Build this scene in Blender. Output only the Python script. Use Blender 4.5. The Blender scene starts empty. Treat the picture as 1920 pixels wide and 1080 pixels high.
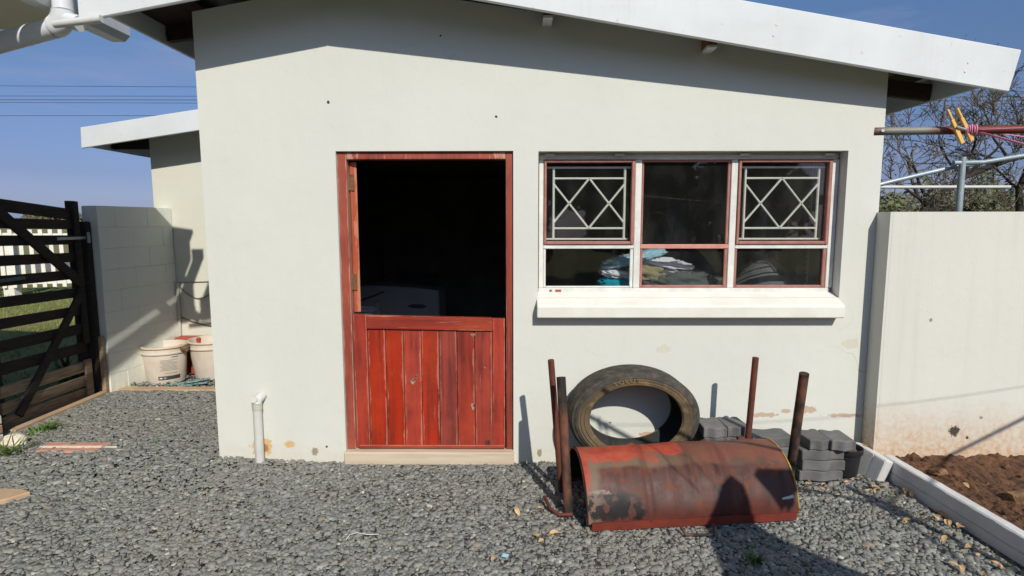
import bpy, bmesh, math, random
import numpy as np
from mathutils import Vector, Matrix, noise

random.seed(7)
NP = np.random.default_rng(11)
SC = bpy.context.scene
COL = SC.collection
PI = math.pi

# ------------------------------------------------------------------ camera
cam_d = bpy.data.cameras.new('camera')
cam = bpy.data.objects.new('camera', cam_d)
COL.objects.link(cam)
SC.camera = cam
cam_d.sensor_width = 36.0
cam_d.lens = 36.0 * 1071.12 / 1920.0
cam_d.clip_start = 0.05
cam_d.clip_end = 3000
_p, _y, _r = 0.11476, 0.0070, -0.00123
_f = Vector((-math.sin(_y) * math.cos(_p), math.cos(_y) * math.cos(_p), -math.sin(_p)))
_ri = Vector((math.cos(_y), math.sin(_y), 0))
_u = _ri.cross(_f)
_R = _ri * math.cos(_r) + _u * math.sin(_r)
_U = -_ri * math.sin(_r) + _u * math.cos(_r)
_m = Matrix((_R, _U, -_f)).transposed().to_4x4()
_m.translation = Vector((0, -3.8784, 1.6887))
cam.matrix_world = _m

# ------------------------------------------------------------------ sun, sky, exposure
SUN = Vector((0.35, -1.0, 0.80)).normalized()          # towards the sun
sun_el = math.asin(SUN.z)
sun_rot = math.atan2(SUN.x, SUN.y)
sd = bpy.data.lights.new('sun', 'SUN')
sd.energy = 4.2
sd.angle = math.radians(0.55)
sd.color = (1.0, 0.955, 0.865)
so = bpy.data.objects.new('sun', sd)
COL.objects.link(so)
so.rotation_euler = SUN.to_track_quat('Z', 'Y').to_euler()
so.location = (3, -8, 9)

w = bpy.data.worlds.new('World')
SC.world = w
w.use_nodes = True
wt = w.node_tree
wt.nodes.clear()
wo = wt.nodes.new('ShaderNodeOutputWorld')
bg = wt.nodes.new('ShaderNodeBackground')
sky = wt.nodes.new('ShaderNodeTexSky')
sky.sky_type = 'NISHITA'
sky.sun_disc = False
sky.sun_elevation = sun_el
sky.sun_rotation = sun_rot
sky.air_density = 1.0
sky.dust_density = 1.0
sky.ozone_density = 2.0
bg.inputs['Strength'].default_value = 0.142
# thin streaks of cloud low in the sky
tc = wt.nodes.new('ShaderNodeTexCoord')
mp = wt.nodes.new('ShaderNodeMapping')
mp.inputs['Scale'].default_value = (2.2, 2.2, 13.0)
mp.inputs['Location'].default_value = (1.7, 0.2, 0.1)
nz = wt.nodes.new('ShaderNodeTexNoise')
nz.inputs['Scale'].default_value = 1.6
nz.inputs['Detail'].default_value = 6.0
nz.inputs['Roughness'].default_value = 0.55
rp = wt.nodes.new('ShaderNodeValToRGB')
rp.color_ramp.elements[0].position = 0.50
rp.color_ramp.elements[0].color = (0, 0, 0, 1)
rp.color_ramp.elements[1].position = 0.78
rp.color_ramp.elements[1].color = (0.42, 0.42, 0.42, 1)
mx = wt.nodes.new('ShaderNodeMixRGB')
mx.inputs['Color2'].default_value = (2.9, 2.75, 4.0, 1)
sat = wt.nodes.new('ShaderNodeHueSaturation')
sat.inputs['Saturation'].default_value = 1.0
wt.links.new(tc.outputs['Generated'], mp.inputs['Vector'])
wt.links.new(mp.outputs[0], nz.inputs['Vector'])
wt.links.new(nz.outputs[0], rp.inputs[0])
wt.links.new(rp.outputs[0], mx.inputs['Fac'])
tint = wt.nodes.new('ShaderNodeMixRGB')
tint.blend_type = 'MULTIPLY'
tint.inputs['Fac'].default_value = 1.0
sepw = wt.nodes.new('ShaderNodeSeparateXYZ')
hz = wt.nodes.new('ShaderNodeValToRGB')            # camera white balance of the sky, same all round
_st = [(0.0, (0.46, 0.55, 1.0)), (0.03, (0.40, 0.45, 0.78)), (0.07, (0.345, 0.37, 0.60)), (0.23, (0.42, 0.475, 0.60)), (0.36, (0.47, 0.59, 0.73))]
_e = hz.color_ramp.elements
while len(_e) < len(_st):
    _e.new(0.5)
for _k, (_p0, _c0) in enumerate(_st):
    _e[_k].position = _p0
    _e[_k].color = _c0 + (1,)
wt.links.new(sky.outputs[0], sat.inputs['Color'])
wt.links.new(sat.outputs[0], tint.inputs['Color1'])
wt.links.new(tc.outputs['Generated'], sepw.inputs[0])
wt.links.new(sepw.outputs[2], hz.inputs[0])
wt.links.new(hz.outputs[0], tint.inputs['Color2'])
wt.links.new(tint.outputs[0], mx.inputs['Color1'])
wt.links.new(mx.outputs[0], bg.inputs['Color'])
wt.links.new(bg.outputs[0], wo.inputs['Surface'])

SC.view_settings.view_transform = 'Standard'
SC.view_settings.look = 'None'
SC.view_settings.exposure = 0.0
SC.view_settings.gamma = 1.0
SC.view_settings.use_curve_mapping = False
SC.render.engine = 'CYCLES'

# ------------------------------------------------------------------ helpers
def rgb(r, g, b):
    f = lambda c: (c / 255 / 12.92) if c / 255 <= 0.04045 else ((c / 255 + 0.055) / 1.055) ** 2.4
    return (f(r), f(g), f(b), 1)

class Mat:
    """small node-graph writer"""
    def __init__(s, name, rough=0.8, metallic=0.0, spec=0.5):
        s.m = bpy.data.materials.new(name)
        s.m.use_nodes = True
        s.t = s.m.node_tree
        s.b = s.t.nodes['Principled BSDF']
        s.b.inputs['Roughness'].default_value = rough
        s.b.inputs['Metallic'].default_value = metallic
        s.b.inputs['Specular IOR Level'].default_value = spec
        s.co = s.n('ShaderNodeTexCoord').outputs['Object']
    def n(s, k):
        return s.t.nodes.new(k)
    def l(s, a, b):
        s.t.links.new(a, b)
    def mapping(s, scale=(1, 1, 1), loc=(0, 0, 0), rot=(0, 0, 0), src=None):
        m = s.n('ShaderNodeMapping')
        m.inputs['Scale'].default_value = scale
        m.inputs['Location'].default_value = loc
        m.inputs['Rotation'].default_value = rot
        s.l(src or s.co, m.inputs['Vector'])
        return m.outputs[0]
    def noise(s, scale, detail=5, rough=0.55, vec=None, dist=0.0):
        n = s.n('ShaderNodeTexNoise')
        n.inputs['Scale'].default_value = scale
        n.inputs['Detail'].default_value = detail
        n.inputs['Roughness'].default_value = rough
        n.inputs['Distortion'].default_value = dist
        s.l(vec or s.co, n.inputs['Vector'])
        return n.outputs[0]
    def ramp(s, src, p0, p1, c0=(0, 0, 0, 1), c1=(1, 1, 1, 1)):
        r = s.n('ShaderNodeValToRGB')
        e = r.color_ramp.elements
        e[0].position, e[0].color, e[1].position, e[1].color = p0, c0, p1, c1
        s.l(src, r.inputs[0])
        return r.outputs[0]
    def math(s, op, a, b=None, c=None, clamp=False):
        m = s.n('ShaderNodeMath')
        m.operation = op
        m.use_clamp = clamp
        for i, v in enumerate((a, b, c)):
            if v is None:
                continue
            if isinstance(v, (int, float)):
                m.inputs[i].default_value = v
            else:
                s.l(v, m.inputs[i])
        return m.outputs[0]
    def mix(s, fac, a, b, mode='MIX'):
        m = s.n('ShaderNodeMixRGB')
        m.blend_type = mode
        for i, v in enumerate((fac, a, b)):
            if isinstance(v, (int, float)):
                m.inputs[i].default_value = v
            elif isinstance(v, tuple):
                m.inputs[i].default_value = v
            else:
                s.l(v, m.inputs[i])
        return m.outputs[0]
    def sep(s, src=None):
        n = s.n('ShaderNodeSeparateXYZ')
        s.l(src or s.co, n.inputs[0])
        return n.outputs
    def rand(s):
        return s.n('ShaderNodeObjectInfo').outputs['Random']
    def randvec(s):
        """object coordinates shifted by a random amount for each object"""
        a = s.n('ShaderNodeVectorMath')
        a.operation = 'ADD'
        c = s.n('ShaderNodeCombineXYZ')
        r = s.math('MULTIPLY', s.rand(), 37.0)
        for i in range(3):
            s.l(r, c.inputs[i])
        s.l(s.co, a.inputs[0])
        s.l(c.outputs[0], a.inputs[1])
        return a.outputs[0]
    def color(s, v):
        if isinstance(v, tuple):
            s.b.inputs['Base Color'].default_value = v
        else:
            s.l(v, s.b.inputs['Base Color'])
    def bump(s, h, strength=0.3, dist=0.01):
        b = s.n('ShaderNodeBump')
        b.inputs['Strength'].default_value = strength
        b.inputs['Distance'].default_value = dist
        s.l(h, b.inputs['Height'])
        s.l(b.outputs[0], s.b.inputs['Normal'])
    def patch(s, x, z, rx, rz, nsrc, amt=0.6, soft=0.06):
        """blotch centred on object x,z with a ragged outline"""
        o = s.sep()
        dx = s.math('DIVIDE', s.math('SUBTRACT', o[0], x), rx)
        dz = s.math('DIVIDE', s.math('SUBTRACT', o[2], z), rz)
        d = s.math('SQRT', s.math('ADD', s.math('MULTIPLY', dx, dx), s.math('MULTIPLY', dz, dz)))
        d = s.math('ADD', d, s.math('MULTIPLY', s.math('SUBTRACT', nsrc, 0.5), amt * 4))
        return s.math('SUBTRACT', 1.0, s.math('SMOOTHSTEP', d, 1.0 - soft, 1.0 + soft) if False else s.math('MULTIPLY_ADD', d, 1 / (2 * soft), 0.5 - 0.5 / soft, clamp=True), clamp=True)

def simple(name, c1, c2=None, scale=6.0, rough=0.8, bump=0.0, bscale=40, bdist=0.005, metallic=0.0, stretch=(1, 1, 1), var=0.0, spec=0.5, p=(0.3, 0.7)):
    m = Mat(name, rough, metallic, spec)
    v = m.mapping(stretch, src=m.randvec())
    c = m.ramp(m.noise(scale, 6, 0.6, v), p[0], p[1], c1, c2 or c1)
    if var:
        h = m.n('ShaderNodeHueSaturation')
        m.l(c, h.inputs['Color'])
        m.l(m.math('MULTIPLY_ADD', m.rand(), 2 * var, 1 - var), h.inputs['Value'])
        c = h.outputs[0]
    m.color(c)
    if bump:
        m.bump(m.noise(bscale, 4, 0.6, v), bump, bdist)
    return m.m

class MB:
    """collects geometry; build() links it as one mesh object"""
    def __init__(s):
        s.v, s.f = [], []
    def add(s, vs, fs):
        k = len(s.v)
        s.v += [tuple(p) for p in vs]
        s.f += [tuple(i + k for i in f) for f in fs]
        return s
    def box(s, x0, x1, y0, y1, z0, z1):
        return s.add([(x0, y0, z0), (x1, y0, z0), (x1, y1, z0), (x0, y1, z0), (x0, y0, z1), (x1, y0, z1), (x1, y1, z1), (x0, y1, z1)],
                     [(0, 3, 2, 1), (4, 5, 6, 7), (0, 1, 5, 4), (1, 2, 6, 5), (2, 3, 7, 6), (3, 0, 4, 7)])
    def bar(s, a, b, w, h, up=(0, 0, 1)):
        """rectangular bar from a to b, w across, h along up"""
        a, b = Vector(a), Vector(b)
        d = (b - a).normalized()
        sd_ = d.cross(Vector(up)).normalized()
        u = sd_.cross(d).normalized()
        vs = []
        for q in (a, b):
            for i, j in ((-1, -1), (1, -1), (1, 1), (-1, 1)):
                vs.append(q + sd_ * (i * w / 2) + u * (j * h / 2))
        return s.add(vs, [(0, 1, 2, 3), (7, 6, 5, 4), (0, 4, 5, 1), (1, 5, 6, 2), (2, 6, 7, 3), (3, 7, 4, 0)])
    def tube(s, pts, r, n=10, cap=True):
        pts = [Vector(p) for p in pts]
        rs = r if isinstance(r, (list, tuple)) else [r] * len(pts)
        vs, fs = [], []
        ref = None
        for i, p in enumerate(pts):
            d = (pts[min(i + 1, len(pts) - 1)] - pts[max(i - 1, 0)]).normalized()
            if ref is None:
                ref = Vector((0, 0, 1)) if abs(d.z) < 0.9 else Vector((1, 0, 0))
            a = (ref - d * ref.dot(d)).normalized()
            ref = a
            b = d.cross(a)
            for k in range(n):
                t = 2 * PI * k / n
                vs.append(p + (a * math.cos(t) + b * math.sin(t)) * rs[i])
        for i in range(len(pts) - 1):
            for k in range(n):
                k2 = (k + 1) % n
                fs.append((i * n + k, i * n + k2, (i + 1) * n + k2, (i + 1) * n + k))
        if cap:
            fs.append(tuple(reversed(range(n))))
            fs.append(tuple((len(pts) - 1) * n + k for k in range(n)))
        return s.add(vs, fs)
    def lathe(s, prof, n=32, origin=(0, 0, 0), close=False):
        """prof: (r, z) pairs turned about z"""
        vs, fs = [], []
        ox, oy, oz = origin
        for r, z in prof:
            for k in range(n):
                t = 2 * PI * k / n
                vs.append((ox + r * math.cos(t), oy + r * math.sin(t), oz + z))
        m = len(prof)
        for i in range(m if close else m - 1):
            j = (i + 1) % m
            for k in range(n):
                k2 = (k + 1) % n
                fs.append((i * n + k, i * n + k2, j * n + k2, j * n + k))
        return s.add(vs, fs)
    def prism(s, outline, h0, h1, axis='z'):
        """outline: list of 2-D points; extruded along axis"""
        n = len(outline)
        def P(a, b, h):
            return {'z': (a, b, h), 'y': (a, h, b), 'x': (h, a, b)}[axis]
        vs = [P(a, b, h0) for a, b in outline] + [P(a, b, h1) for a, b in outline]
        fs = [tuple(range(n - 1, -1, -1)), tuple(range(n, 2 * n))]
        fs += [(i, (i + 1) % n, n + (i + 1) % n, n + i) for i in range(n)]
        return s.add(vs, fs)
    def xform(s, M):
        s.v = [tuple(M @ Vector(p)) for p in s.v]
        return s
    def build(s, name, m, parent=None, bevel=0.0, smooth=False, seg=1, angle=None, fix=True):
        off = Vector((0, 0, 0))
        q = parent
        while q is not None:
            off += q.location
            q = q.parent
        me = bpy.data.meshes.new(name)
        me.from_pydata([(x - off.x, y - off.y, z - off.z) for x, y, z in s.v], [], s.f)
        if fix or bevel:
            bm = bmesh.new()
            bm.from_mesh(me)
            bmesh.ops.remove_doubles(bm, verts=bm.verts, dist=1e-5)
            bmesh.ops.recalc_face_normals(bm, faces=bm.faces)
            if bevel:
                ed = [e for e in bm.edges if len(e.link_faces) == 2 and e.calc_face_angle(0) > 0.5]
                bmesh.ops.bevel(bm, geom=ed, offset=bevel, segments=seg, affect='EDGES', profile=0.5)
            bm.to_mesh(me)
            bm.free()
        if smooth:
            for p in me.polygons:
                p.use_smooth = True
        if angle:
            for p in me.polygons:
                p.use_smooth = True
            me.set_sharp_from_angle(angle=math.radians(angle))
        me.materials.append(m)
        o = bpy.data.objects.new(name, me)
        COL.objects.link(o)
        o.parent = parent
        return o

def tag(o, label=None, cat=None, group=None, kind=None):
    if label: o['label'] = label
    if cat: o['category'] = cat
    if group: o['group'] = group
    if kind: o['kind'] = kind
    return o
def thing(name, loc, label, cat, group=None):
    o = bpy.data.objects.new(name, None)
    o.empty_display_size = 0.1
    COL.objects.link(o)
    o.location = loc
    return tag(o, label, cat, group)
def box(name, m, parent, x0, x1, y0, y1, z0, z1, bevel=0.0):
    return MB().box(x0, x1, y0, y1, z0, z1).build(name, m, parent, bevel=bevel)
def copy_tree(o, parent=None):
    c = o.copy()
    COL.objects.link(c)
    c.parent = parent
    for ch in [q for q in o.children]:
        copy_tree(ch, c)
    return c

# ------------------------------------------------------------------ materials
M = {}
def wall_mat(name, base, patches, dirt=0.0, dirt_z=0.25, dirtcol=rgb(176, 140, 96), streak=0.0, bumps=0.25):
    m = Mat(name, 0.85, spec=0.25)
    big = m.noise(0.9, 4, 0.5)
    fine = m.noise(14, 6, 0.6)
    c = m.mix(m.ramp(big, 0.35, 0.65), base, tuple(min(1, k * 1.05) for k in base[:3]) + (1,))
    c = m.mix(m.math('MULTIPLY', m.ramp(fine, 0.5, 0.75), 0.10), c, tuple(k * 0.80 for k in base[:3]) + (1,))
    n1 = m.noise(9, 5, 0.65)
    n2 = m.noise(28, 5, 0.65)
    n3 = m.noise(90, 5, 0.65)
    if streak:
        v = m.mapping((9, 9, 0.35))
        c = m.mix(m.math('MULTIPLY', m.ramp(m.noise(1.3, 4, 0.6, v), 0.55, 0.8), streak), c, rgb(150, 142, 112))
    if dirt:
        z = m.sep()[2]
        d = m.math('ADD', z, m.math('MULTIPLY', m.math('SUBTRACT', n1, 0.5), 0.30))
        f = m.ramp(d, dirt_z * 0.1, dirt_z, (1, 1, 1, 1), (0, 0, 0, 1))
        f = m.math('MULTIPLY', f, m.math('MULTIPLY_ADD', m.ramp(n2, 0.4, 0.62), 0.6, 0.4))
        c = m.mix(m.math('MULTIPLY', f, dirt), c, dirtcol)
    allp = None
    for (x, z, rx, rz, col, amt) in patches:
        p = m.patch(x, z, rx, rz, n3 if rx < 0.04 else n2, amt)
        c = m.mix(p, c, col)
        allp = p if allp is None else m.math('MAXIMUM', allp, p)
    # scattered specks of dirt
    sp = m.ramp(m.noise(60, 2, 0.5), 0.735, 0.75)
    sp = m.math('MULTIPLY', sp, m.ramp(m.noise(2.1, 2, 0.5), 0.5, 0.62))
    c = m.mix(m.math('MULTIPLY', sp, 0.6), c, rgb(120, 105, 85))
    m.color(c)
    v2 = m.mapping((5, 5, 0.5))
    c = m.mix(m.math('MULTIPLY', m.ramp(m.noise(1.1, 5, 0.65, v2), 0.52, 0.80), 0.09), c, tuple(k * 0.72 for k in base[:3]) + (1,))
    ck = m.n('ShaderNodeTexVoronoi')
    ck.feature = 'DISTANCE_TO_EDGE'
    ck.inputs['Scale'].default_value = 0.9
    wv = m.n('ShaderNodeVectorMath'); wv.operation = 'MULTIPLY_ADD'
    wn = m.n('ShaderNodeTexNoise'); wn.inputs['Scale'].default_value = 3.0; wn.inputs['Detail'].default_value = 6
    m.l(m.co, wn.inputs['Vector']); m.l(wn.outputs['Color'], wv.inputs[0]); wv.inputs[1].default_value = (0.5, 0.5, 0.5); m.l(m.co, wv.inputs[2])
    m.l(wv.outputs[0], ck.inputs['Vector'])
    crack = m.math('MULTIPLY', m.ramp(ck.outputs['Distance'], 0.0, 0.006, (1, 1, 1, 1), (0, 0, 0, 1)), m.ramp(m.noise(0.8, 3, 0.5), 0.56, 0.66))
    c = m.mix(m.math('MULTIPLY', crack, 0.35), c, rgb(120, 112, 96))
    m.color(c)
    h = m.math('ADD', m.math('MULTIPLY', m.noise(7, 6, 0.6), 0.8), m.math('MULTIPLY', m.noise(85, 3, 0.6), 0.25))
    h = m.math('ADD', h, m.math('MULTIPLY', m.noise(2.2, 3, 0.5), 2.2))
    if allp is not None:
        h = m.math('SUBTRACT', h, m.math('MULTIPLY', allp, 0.7))
    m.bump(h, bumps * 0.95, 0.012)
    return m.m

CREAM = (0.608, 0.610, 0.553, 1)
TAN = rgb(205, 170, 120)
PINKP = rgb(190, 165, 145)
GREYP = rgb(150, 138, 118)
DARKP = rgb(70, 60, 48)
M['wall'] = wall_mat('painted_plaster', CREAM, [
    (-1.956, 0.115, 0.075, 0.062, TAN, 0.55), (-1.935, 0.10, 0.02, 0.03, rgb(160, 125, 85), 0.6), (-1.762, 0.128, 0.035, 0.026, TAN, 0.5),
    (-1.586, 0.075, 0.022, 0.03, GREYP, 0.5), (-1.50, 0.112, 0.008, 0.008, DARKP, 0.2),
    (2.139, 0.853, 0.06, 0.035, rgb(202, 199, 183), 0.9), (0.857, 0.815, 0.05, 0.03, rgb(202, 199, 183), 0.9),
    (1.862, 0.385, 0.075, 0.026, PINKP, 0.7), (1.568, 0.347, 0.10, 0.016, PINKP, 0.7), (2.13, 0.345, 0.12, 0.013, PINKP, 0.7),
    (1.72, 0.375, 0.04, 0.014, PINKP, 0.6), (0.61, 0.145, 0.06, 0.02, PINKP, 0.6), (0.76, 0.205, 0.05, 0.018, PINKP, 0.6), (0.50, 0.29, 0.012, 0.008, GREYP, 0.2),
    (-1.399, 2.476, 0.009, 0.011, DARKP, 0.25), (-0.29, 2.381, 0.009, 0.008, DARKP, 0.25), (-0.65, 2.895, 0.007, 0.006, DARKP, 0.2),
    (-1.225, 0.60, 0.012, 0.022, GREYP, 0.6), (-1.232, 0.78, 0.008, 0.016, GREYP, 0.6), (-1.24, 0.06, 0.02, 0.05, rgb(170, 140, 120), 0.5),
    (0.005, 0.07, 0.016, 0.03, GREYP, 0.6), (2.408, 1.266, 0.016, 0.045, rgb(40, 26, 18), 0.35)], dirt=0.35, dirt_z=0.16, dirtcol=rgb(196, 182, 150))
M['garden_wall'] = wall_mat('garden_wall_plaster', (0.612, 0.602, 0.540, 1), [
    (0.53, 0.286, 0.035, 0.035, DARKP, 0.5), (0.31, 1.044, 0.011, 0.014, GREYP, 0.3), (0.70, 0.379, 0.012, 0.010, GREYP, 0.3), (0.62, 0.24, 0.01, 0.01, DARKP, 0.3)], dirt=1.0, dirt_z=0.50, dirtcol=rgb(186, 140, 88), streak=0.16)
M['rear_wall'] = wall_mat('rear_wall_plaster', (0.61, 0.60, 0.51, 1), [], dirt=0.4, dirt_z=0.3)
M['block'] = wall_mat('painted_block', (0.76, 0.775, 0.70, 1), [], dirt=0.30, dirt_z=0.35, dirtcol=rgb(200, 180, 130), bumps=0.7)
M['neighbour'] = wall_mat('neighbour_plaster', (0.62, 0.64, 0.60, 1), [], dirt=0.3)
def board():
    m = Mat('white_board_paint', 0.6, spec=0.3)
    c = m.mix(m.ramp(m.noise(2.5, 5, 0.6), 0.35, 0.7), rgb(212, 215, 215), rgb(202, 205, 204))
    g = m.noise(1.0, 5, 0.65, m.mapping((22, 22, 2.0)))
    c = m.mix(m.math('MULTIPLY', m.ramp(g, 0.56, 0.78), 0.14), c, rgb(150, 146, 132))
    sp = m.ramp(m.noise(30, 4, 0.6), 0.66, 0.72)
    c = m.mix(m.math('MULTIPLY', sp, 0.35), c, rgb(160, 156, 146))
    m.color(c)
    m.bump(m.noise(5, 5, 0.6), 0.2, 0.01)
    return m.m
M['white'] = board()
M['soffit'] = simple('soffit_board', rgb(232, 226, 200), rgb(222, 216, 190), 3, 0.8)
M['sill_white'] = simple('sill_paint', rgb(226, 224, 214), rgb(212, 208, 196), 5, 0.6, 0.2, 25)
M['alu'] = simple('white_aluminium', rgb(218, 221, 222), rgb(205, 208, 210), 4, 0.35, 0.0)
M['timber_dark'] = simple('dark_rafter_timber', rgb(60, 42, 30), rgb(40, 28, 20), 6, 0.8, 0.3, 30, stretch=(6, 1, 6))
M['purlin'] = simple('purlin_timber', rgb(150, 96, 60), rgb(112, 60, 38), 6, 0.75)
M['interior'] = simple('interior_plaster', rgb(116, 110, 100), rgb(92, 88, 80), 3, 0.9)
M['floor_in'] = simple('interior_floor', rgb(70, 66, 62), rgb(50, 48, 46), 3, 0.9)
M['roof'] = simple('roof_sheet', rgb(150, 152, 150), rgb(120, 122, 120), 2, 0.5, metallic=0.3)

def wood_red(name, base, dark, worn, worn_amt, var=0.16, vertical=True):
    m = Mat(name, 0.55, spec=0.4)
    rv = m.randvec()
    st = (26, 26, 1.3) if vertical else (1.3, 26, 26)
    g = m.noise(1.0, 7, 0.62, m.mapping(st, src=rv), 0.4)
    g2 = m.noise(1.0, 5, 0.6, m.mapping(tuple(k * 3.2 for k in st), src=rv))
    patchy = m.noise(3.0, 5, 0.6, rv)
    c = m.mix(m.ramp(g, 0.36, 0.62), dark, base)
    c = m.mix(m.ramp(patchy, 0.42, 0.72), c, tuple(min(1, k) for k in (base[0] * 1.15, base[1] * 1.4, base[2] * 1.3)) + (1,))
    wr = m.math('MULTIPLY', m.ramp(g2, 0.60, 0.70), m.ramp(m.noise(4.5, 4, 0.6, rv), 0.70 - worn_amt, 0.86 - worn_amt))
    gs = m.sep(m.n('ShaderNodeTexCoord').outputs['Generated'])
    ex = m.math('MINIMUM', gs[0], m.math('SUBTRACT', 1.0, gs[0]))
    ez = m.math('MINIMUM', gs[2], m.math('SUBTRACT', 1.0, gs[2]))
    e = ex if vertical else ez
    chip = m.noise(1.0, 5, 0.65, m.mapping((30, 30, 7) if vertical else (7, 30, 30), src=rv))
    edge = m.ramp(m.math('ADD', e, m.math('MULTIPLY', m.math('SUBTRACT', chip, 0.60), 0.40)), 0.0, 0.02, (1, 1, 1, 1), (0, 0, 0, 1))
    wr = m.math('MAXIMUM', m.math('MULTIPLY', wr, 0.55), m.math('MULTIPLY', edge, 0.5), clamp=True)
    c = m.mix(wr, c, worn)
    h = m.n('ShaderNodeHueSaturation')
    m.l(c, h.inputs['Color'])
    m.l(m.math('MULTIPLY_ADD', m.rand(), 2 * var, 1 - var), h.inputs['Value'])
    m.l(m.math('MULTIPLY_ADD', m.math('FRACT', m.math('MULTIPLY', m.rand(), 7.3)), 0.14, 0.96), h.inputs['Saturation'])
    m.color(h.outputs[0])
    m.bump(m.math('ADD', g, m.math('MULTIPLY', g2, 0.5)), 0.45, 0.004)
    return m.m
M['door'] = wood_red('red_door_paint', (0.34, 0.038, 0.022, 1), (0.15, 0.021, 0.014, 1), rgb(196, 130, 110), 0.15)
M['door_rail'] = wood_red('red_rail_paint', (0.33, 0.055, 0.036, 1), (0.18, 0.03, 0.022, 1), rgb(210, 150, 126), 0.30, vertical=False)
M['frame_red'] = wood_red('red_frame_paint', (0.29, 0.050, 0.028, 1), (0.16, 0.03, 0.018, 1), rgb(205, 165, 140), 0.26)
M['leaf_red'] = wood_red('orange_red_leaf_edge', (0.44, 0.075, 0.022, 1), (0.30, 0.045, 0.018, 1), rgb(220, 150, 110), 0.05)
M['hinge'] = simple('rusty_hinge', rgb(150, 100, 70), rgb(96, 70, 52), 40, 0.7, 0.3, 80, metallic=0.4)
M['doorsill'] = simple('door_sill_timber', rgb(204, 190, 170), rgb(186, 166, 142), 2, 0.75, 0.25, 12, stretch=(1, 14, 14))
M['win_white'] = simple('window_white_paint', rgb(222, 222, 216), rgb(200, 198, 190), 9, 0.5, 0.2, 60)
M['win_red'] = simple('window_red_primer', rgb(168, 118, 106), rgb(144, 92, 82), 14, 0.6, 0.3, 60)
M['win_pink'] = simple('window_pink_transom', rgb(205, 150, 134), rgb(186, 120, 104), 16, 0.6, 0.3, 60)
M['bars'] = simple('cream_burglar_bar', rgb(250, 249, 240), rgb(242, 240, 228), 20, 0.45)

def glass(name, dust=0.03):
    m = Mat(name)
    t = m.t
    t.nodes.remove(m.b)
    out = t.nodes['Material Output']
    tr = m.n('ShaderNodeBsdfTransparent')
    tr.inputs[0].default_value = (0.97, 0.98, 0.975, 1)
    gl = m.n('ShaderNodeBsdfGlossy')
    gl.inputs['Roughness'].default_value = 0.02
    fr = m.n('ShaderNodeFresnel')
    fr.inputs[0].default_value = 1.5
    a = m.n('ShaderNodeMixShader')
    m.l(fr.outputs[0], a.inputs[0]); m.l(tr.outputs[0], a.inputs[1]); m.l(gl.outputs[0], a.inputs[2])
    df = m.n('ShaderNodeBsdfDiffuse')
    df.inputs[0].default_value = (0.5, 0.5, 0.46, 1)
    b = m.n('ShaderNodeMixShader')
    spots = m.ramp(m.noise(70, 3, 0.6), 0.70, 0.76)
    smear = m.ramp(m.noise(1.0, 5, 0.65, m.mapping((5, 5, 2.2))), 0.45, 0.85)
    f = m.math('MULTIPLY_ADD', smear, dust * 1.6, m.math('MULTIPLY_ADD', spots, dust * 3.0, dust * 0.4))
    m.l(f, b.inputs[0]); m.l(a.outputs[0], b.inputs[1]); m.l(df.outputs[0], b.inputs[2])
    m.l(b.outputs[0], out.inputs['Surface'])
    return m.m
M['glass'] = glass('window_glass', 0.020)
M['glass_clean'] = glass('cleaner_window_glass', 0.006)

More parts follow.
